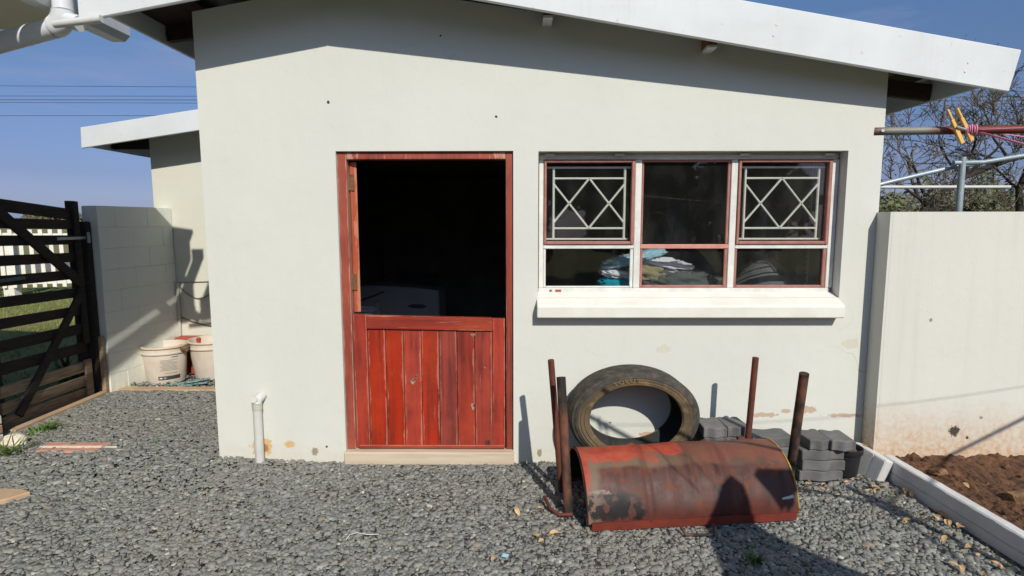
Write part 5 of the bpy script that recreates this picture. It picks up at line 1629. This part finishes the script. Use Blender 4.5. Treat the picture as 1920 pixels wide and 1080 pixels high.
# ------------------------------------------------------------------ overhead power lines
for k, (za, zb_) in enumerate(((16.49, 15.63), (15.42, 15.02), (15.02, 14.63), (14.74, 14.07), (13.33, 13.17))):
    xa, xb = -70.0, 70.0
    sl = (zb_ - za) / 107.0
    z = lambda x: za + sl * (x + 56.2)
    tag(MB().tube([(xa, 60, z(xa)), (0, 60, z(0)), (xb, 60, z(xb))], 0.026 if k != 2 else 0.034, 5).build('power_line', M['wire']),
        ['topmost thin power line across the sky', 'second power line from the top across the sky', 'middle and darkest power line across the sky', 'fourth power line from the top across the sky', 'lowest thin power line across the sky'][k], 'power line', 'power lines')

# ------------------------------------------------------------------ rotary clothes dryer with peg, cords and washing
HUB = Vector((3.03, -2.94, 0))
rd = thing('clothes_dryer', (3.03, -2.94, 0.0), 'rusty arm of a rotary clothes dryer reaching in from the right', 'clothes dryer')
MB().tube([(HUB.x, HUB.y, -0.05), (HUB.x, HUB.y, 2.05)], 0.026, 14).build('post', M['galv'], rd, angle=40)
MB().lathe([(0.0, 1.80), (0.06, 1.80), (0.06, 1.92), (0.0, 1.92)], 16, (HUB.x, HUB.y, 0)).build('hub', M['galv'], rd, angle=40)
tips = [Vector((1.145, -2.0, 1.975)), HUB + Vector((1.64, 1.30, 1.98)), HUB + Vector((0.10, -2.1, 1.98))]
hubp = Vector((HUB.x, HUB.y, 1.86))
for i, tp_ in enumerate(tips):
    mb = MB().tube([tp_, tp_.lerp(hubp, 0.5), hubp], 0.0125, 12)
    if i == 0:
        d_ = (hubp - tp_).normalized()
        # the material runs along the arm: give this part its own origin at the tip
        o = bpy.data.objects.new('arm', bpy.data.meshes.new('arm'))
        Lc = (hubp - tp_).length
        mb2 = MB().tube([(0, 0, 0), (Lc * 0.3, 0, 0), (Lc, 0, 0)], 0.0125, 14)
        o = mb2.build('arm', M['arm'], None, angle=40)
        o.parent = rd
        o.matrix_parent_inverse = Matrix.Identity(4)
        o.matrix_basis = Matrix.Translation(tp_ - Vector(rd.location)) @ d_.to_track_quat('X', 'Z').to_matrix().to_4x4()
        hole = tp_ + d_ * 0.022
        MB().tube([hole + Vector((-0.006, -0.0125, 0.001)), hole + Vector((-0.0065, -0.0135, 0.001))], 0.005, 10).build('bolt_hole', M['white'], rd)
    else:
        mb.build('arm', M['rust'], rd, angle=40)
for fr in (0.118,):
    for i in range(3):
        a = tips[i].lerp(hubp, fr if i == 0 else max(0.02, fr - 0.06)); b = tips[(i + 1) % 3].lerp(hubp, max(0.02, fr - 0.06) if (i + 1) % 3 else fr)
        pts = [a.lerp(b, k / 10) - Vector((0, 0, 0.10 * math.sin(PI * k / 10))) for k in range(11)]
        MB().tube(pts, 0.0019, 5, cap=False).build('line', M['pinkcord'], rd, smooth=True)
kn = tips[0].lerp(hubp, 0.118)
def coil(c, d_, r, m):
    pts = []
    a = d_.orthogonal().normalized(); b = d_.cross(a)
    for k in range(60):
        t = k / 59
        ang = t * 2 * PI * 5
        pts.append(c + d_ * (t - 0.5) * 0.028 + (a * math.cos(ang) + b * math.sin(ang)) * (r + 0.0015 * math.sin(k * 1.3)))
    MB().tube(pts, 0.0022, 5).build('knot', m, rd, smooth=True)
coil(kn, (hubp - tips[0]).normalized(), 0.0150, M['pinkcord'])
MB().tube([kn + Vector((0.012, -0.014, -0.008)), (1.43, -2.28, 1.885), (1.55, -2.6, 1.79), (1.75, -2.85, 1.80)], 0.0034, 5).build('loose_line', M['pinkcord'], rd, smooth=True)
pegt = thing('clothes_peg', tuple(kn), 'yellow plastic clothes peg clipped on the rusty dryer arm', 'peg')
pc = tips[0].lerp(hubp, 0.098)
def peg_leg(p, q, name):
    p, q = Vector(p), Vector(q)
    dv = (q - p)
    mb = MB()
    for f0, f1, w0 in ((0, 0.30, 0.006), (0.30, 0.62, 0.010), (0.62, 1.0, 0.012)):
        mb.bar(p + dv * f0, p + dv * f1, 0.008, w0, up=(1, 0, 0.3))
    mb.build(name, M['peg'], pegt, bevel=0.001)
s_ = 1.78 / 1.50
# two arms crossing in an X, jaws below the bar
peg_leg(pc + Vector((-0.040, -0.020, 0.058)), pc + Vector((0.012, -0.022, -0.042)), 'peg_arm')
peg_leg(pc + Vector((-0.012, -0.020, 0.062)), pc + Vector((0.040, -0.022, -0.034)), 'peg_arm')
MB().tube([pc + Vector((-0.014, -0.028, 0.006)), pc + Vector((0.014, -0.028, -0.002))], 0.0035, 8).build('spring', M['galv'], pegt)
# washing on the far lines (its shadow falls across the drum)
def garment(name, m, pts, label, th=0.006, seed=0):
    """hanging cloth: rows of (z, x_left, x_right), rippled in depth"""
    y = pts[0][3]
    vs, fs = [], []
    nx = 18
    for z, xa, xb, yy in pts:
        for i in range(nx + 1):
            u = i / nx
            x = xa + (xb - xa) * u
            r = 0.03 * math.sin(u * 9 + seed + z * 2) * min(1, (pts[0][0] - z) * 3)
            vs.append((x, yy + r, z))
    for j in range(len(pts) - 1):
        for i in range(nx):
            a = j * (nx + 1) + i
            fs.append((a, a + 1, a + nx + 2, a + nx + 1))
    o = MB().add(vs, fs).build(name, m, smooth=True)
    sm = o.modifiers.new('thickness', 'SOLIDIFY')
    sm.thickness = th
    return tag(o, label, 'clothing', 'washing on the dryer')
garment('hanging_dress', M['cloth_blue'], [(1.96, 1.955, 1.985, -2.90), (1.90, 1.90, 2.03, -2.90), (1.75, 1.83, 2.05, -2.90), (1.55, 1.72, 2.10, -2.90), (1.35, 1.60, 2.22, -2.90), (1.15, 1.48, 2.42, -2.90), (0.95, 1.38, 2.50, -2.90)], 'navy dress hanging on the dryer lines behind the viewer, seen only as a shadow')
garment('hanging_shirt', M['grey_cotton'], [(1.99, 2.14, 2.36, -2.86), (1.94, 2.10, 2.44, -2.86), (1.80, 2.17, 2.30, -2.86), (1.72, 2.22, 2.28, -2.86)], 'small grey shirt on the dryer lines behind the viewer, seen only as a shadow', seed=2)
